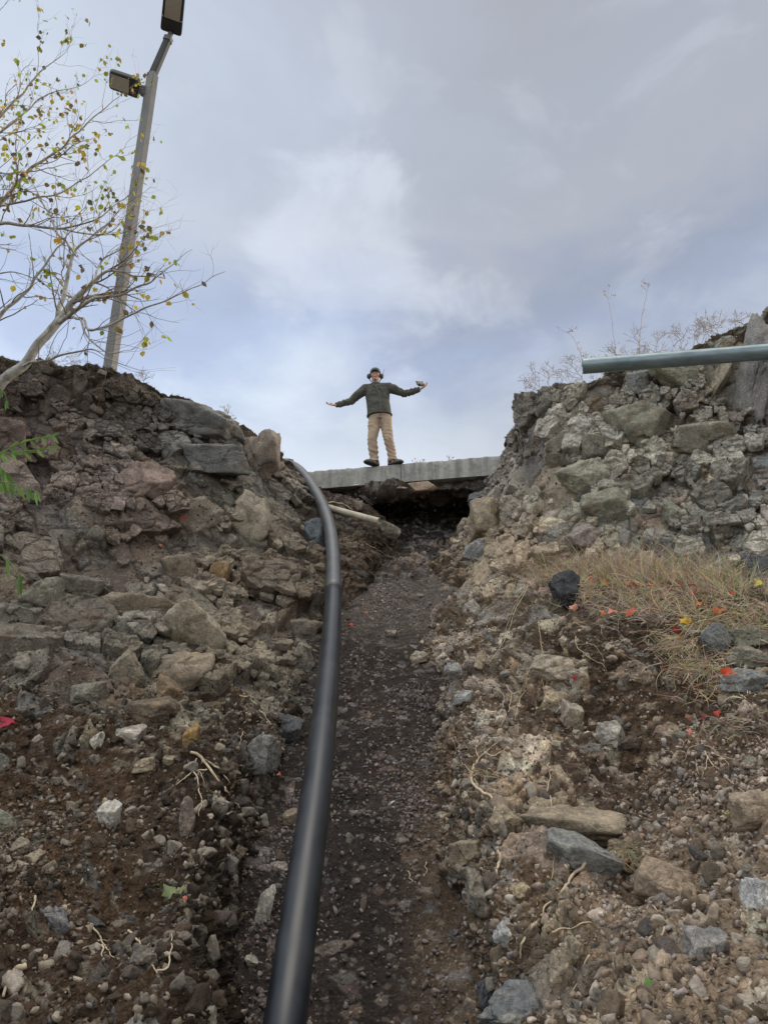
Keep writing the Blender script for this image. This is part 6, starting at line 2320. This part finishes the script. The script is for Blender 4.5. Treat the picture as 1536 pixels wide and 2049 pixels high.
# --- cap and ear muffs
cap = MB()
cc = headc + Vector((0, .012, .058))
rings = []
for z, k in ((-.012, 1.0), (.015, 1.0), (.04, .93), (.062, .76), (.076, .50), (.082, .2)):
    rings.append([cc + Vector((.087 * k * math.cos(t), .105 * k * math.sin(t), z)) for t in [2 * math.pi * j / 28 for j in range(28)]])
cap.loft(rings)
co_ = cap.build('cap', M_CAP, man)
br_ = MB()
rg = []
for f in (0, .5, 1):
    rg.append(f)
up_, dn_ = [], []
for k in range(15):
    t = math.pi + math.pi * k / 14
    for lst, z in ((up_, .004), (dn_, -.004)):
        pass
v_, f_ = [], []
K = 15
for layer, z0 in ((0, .003), (1, -.004)):
    for ring, (rx, ry, dz) in enumerate(((.084, .100, .0), (.084, .135, -.006), (.074, .168, -.020))):
        for k in range(K):
            t = math.pi + math.pi * (.08 + .84 * k / (K - 1))
            v_.append(cc + Vector((rx * math.cos(t), ry * math.sin(t), -.006 + dz + z0)))
for layer in (0, 1):
    for ring in range(2):
        for k in range(K - 1):
            a = layer * 3 * K + ring * K + k
            q = (a, a + 1, a + K + 1, a + K)
            f_.append(q if layer == 0 else q[::-1])
for k in range(K - 1):
    a = 2 * K + k
    f_.append((a, a + 1, a + 1 + 3 * K, a + 3 * K))
br_.add(v_, f_)
bo2 = br_.build('brim', M_CAP, man)
bo2.parent = co_
bo2.matrix_parent_inverse = Matrix.Identity(4)
em = MB()
for s in (-1, 1):
    em.ball(headc + Vector((s * .098, .006, -.008)), (.026, .040, .052), seg=18, rings=12)
    em.ball(headc + Vector((s * .118, .004, -.006)), (.020, .032, .042), seg=18, rings=12)
    em.tube([headc + Vector((s * .100, .02, -.04)), headc + Vector((s * .07, .05, -.075)), headc + Vector((0, .085, -.075))], .007, 8)
eo = em.build('ear_muffs', M_MUFF, man)
an_ = MB()
an_.tube([headc + Vector((.122, .0, .02)), headc + Vector((.150, .0, .13))], [.004, .0025], 6)
an_.build('antenna', M_MUFF, man).parent = eo
bpy.data.objects[-1] if False else None

# gloves held on the raised hand
gl = MB()
gc0 = wrR + hdirR.normalized() * .055 + Vector((-.03, -.02, .045))
gl.ball(gc0, (.062, .040, .030), seg=14, rings=10)
gl.ball(gc0 + Vector((-.045, 0, .018)), (.035, .03, .022), seg=12, rings=8)
for k in range(5):
    a = gc0 + Vector((-.045 + .012 * k, -.01, .02))
    gl.tube([a, a + Vector((-.03 + .012 * k, -.012, .022)), a + Vector((-.045 + .014 * k, -.02, .012))], [.012, .011, .008], 8)
co, fs = voxel(gl, 'gloves', M_GLOVE, None, .005, 3)
nz_ = fbm((co * 40).astype(np.float32), 3, 9)
colg = np.where((vnoise((co * 30).astype(np.float32), 12) > .05)[:, None], np.array((.18, .18, .17)), np.array((1, 1, 1.0)))
M_GLOVE2 = simple_mat('worn_glove', [(.3, (.34, .31, .22)), (.7, (.46, .42, .31))], 30, .85, .2, .003, attr=True)
o = obj_from('work_gloves', co + nz_[:, None] * .003, fs, M_GLOVE2, None, colg, True, origin=tuple(gc0))
tag(o, 'crumpled tan and black work gloves resting on the man\'s raised palm', 'gloves')
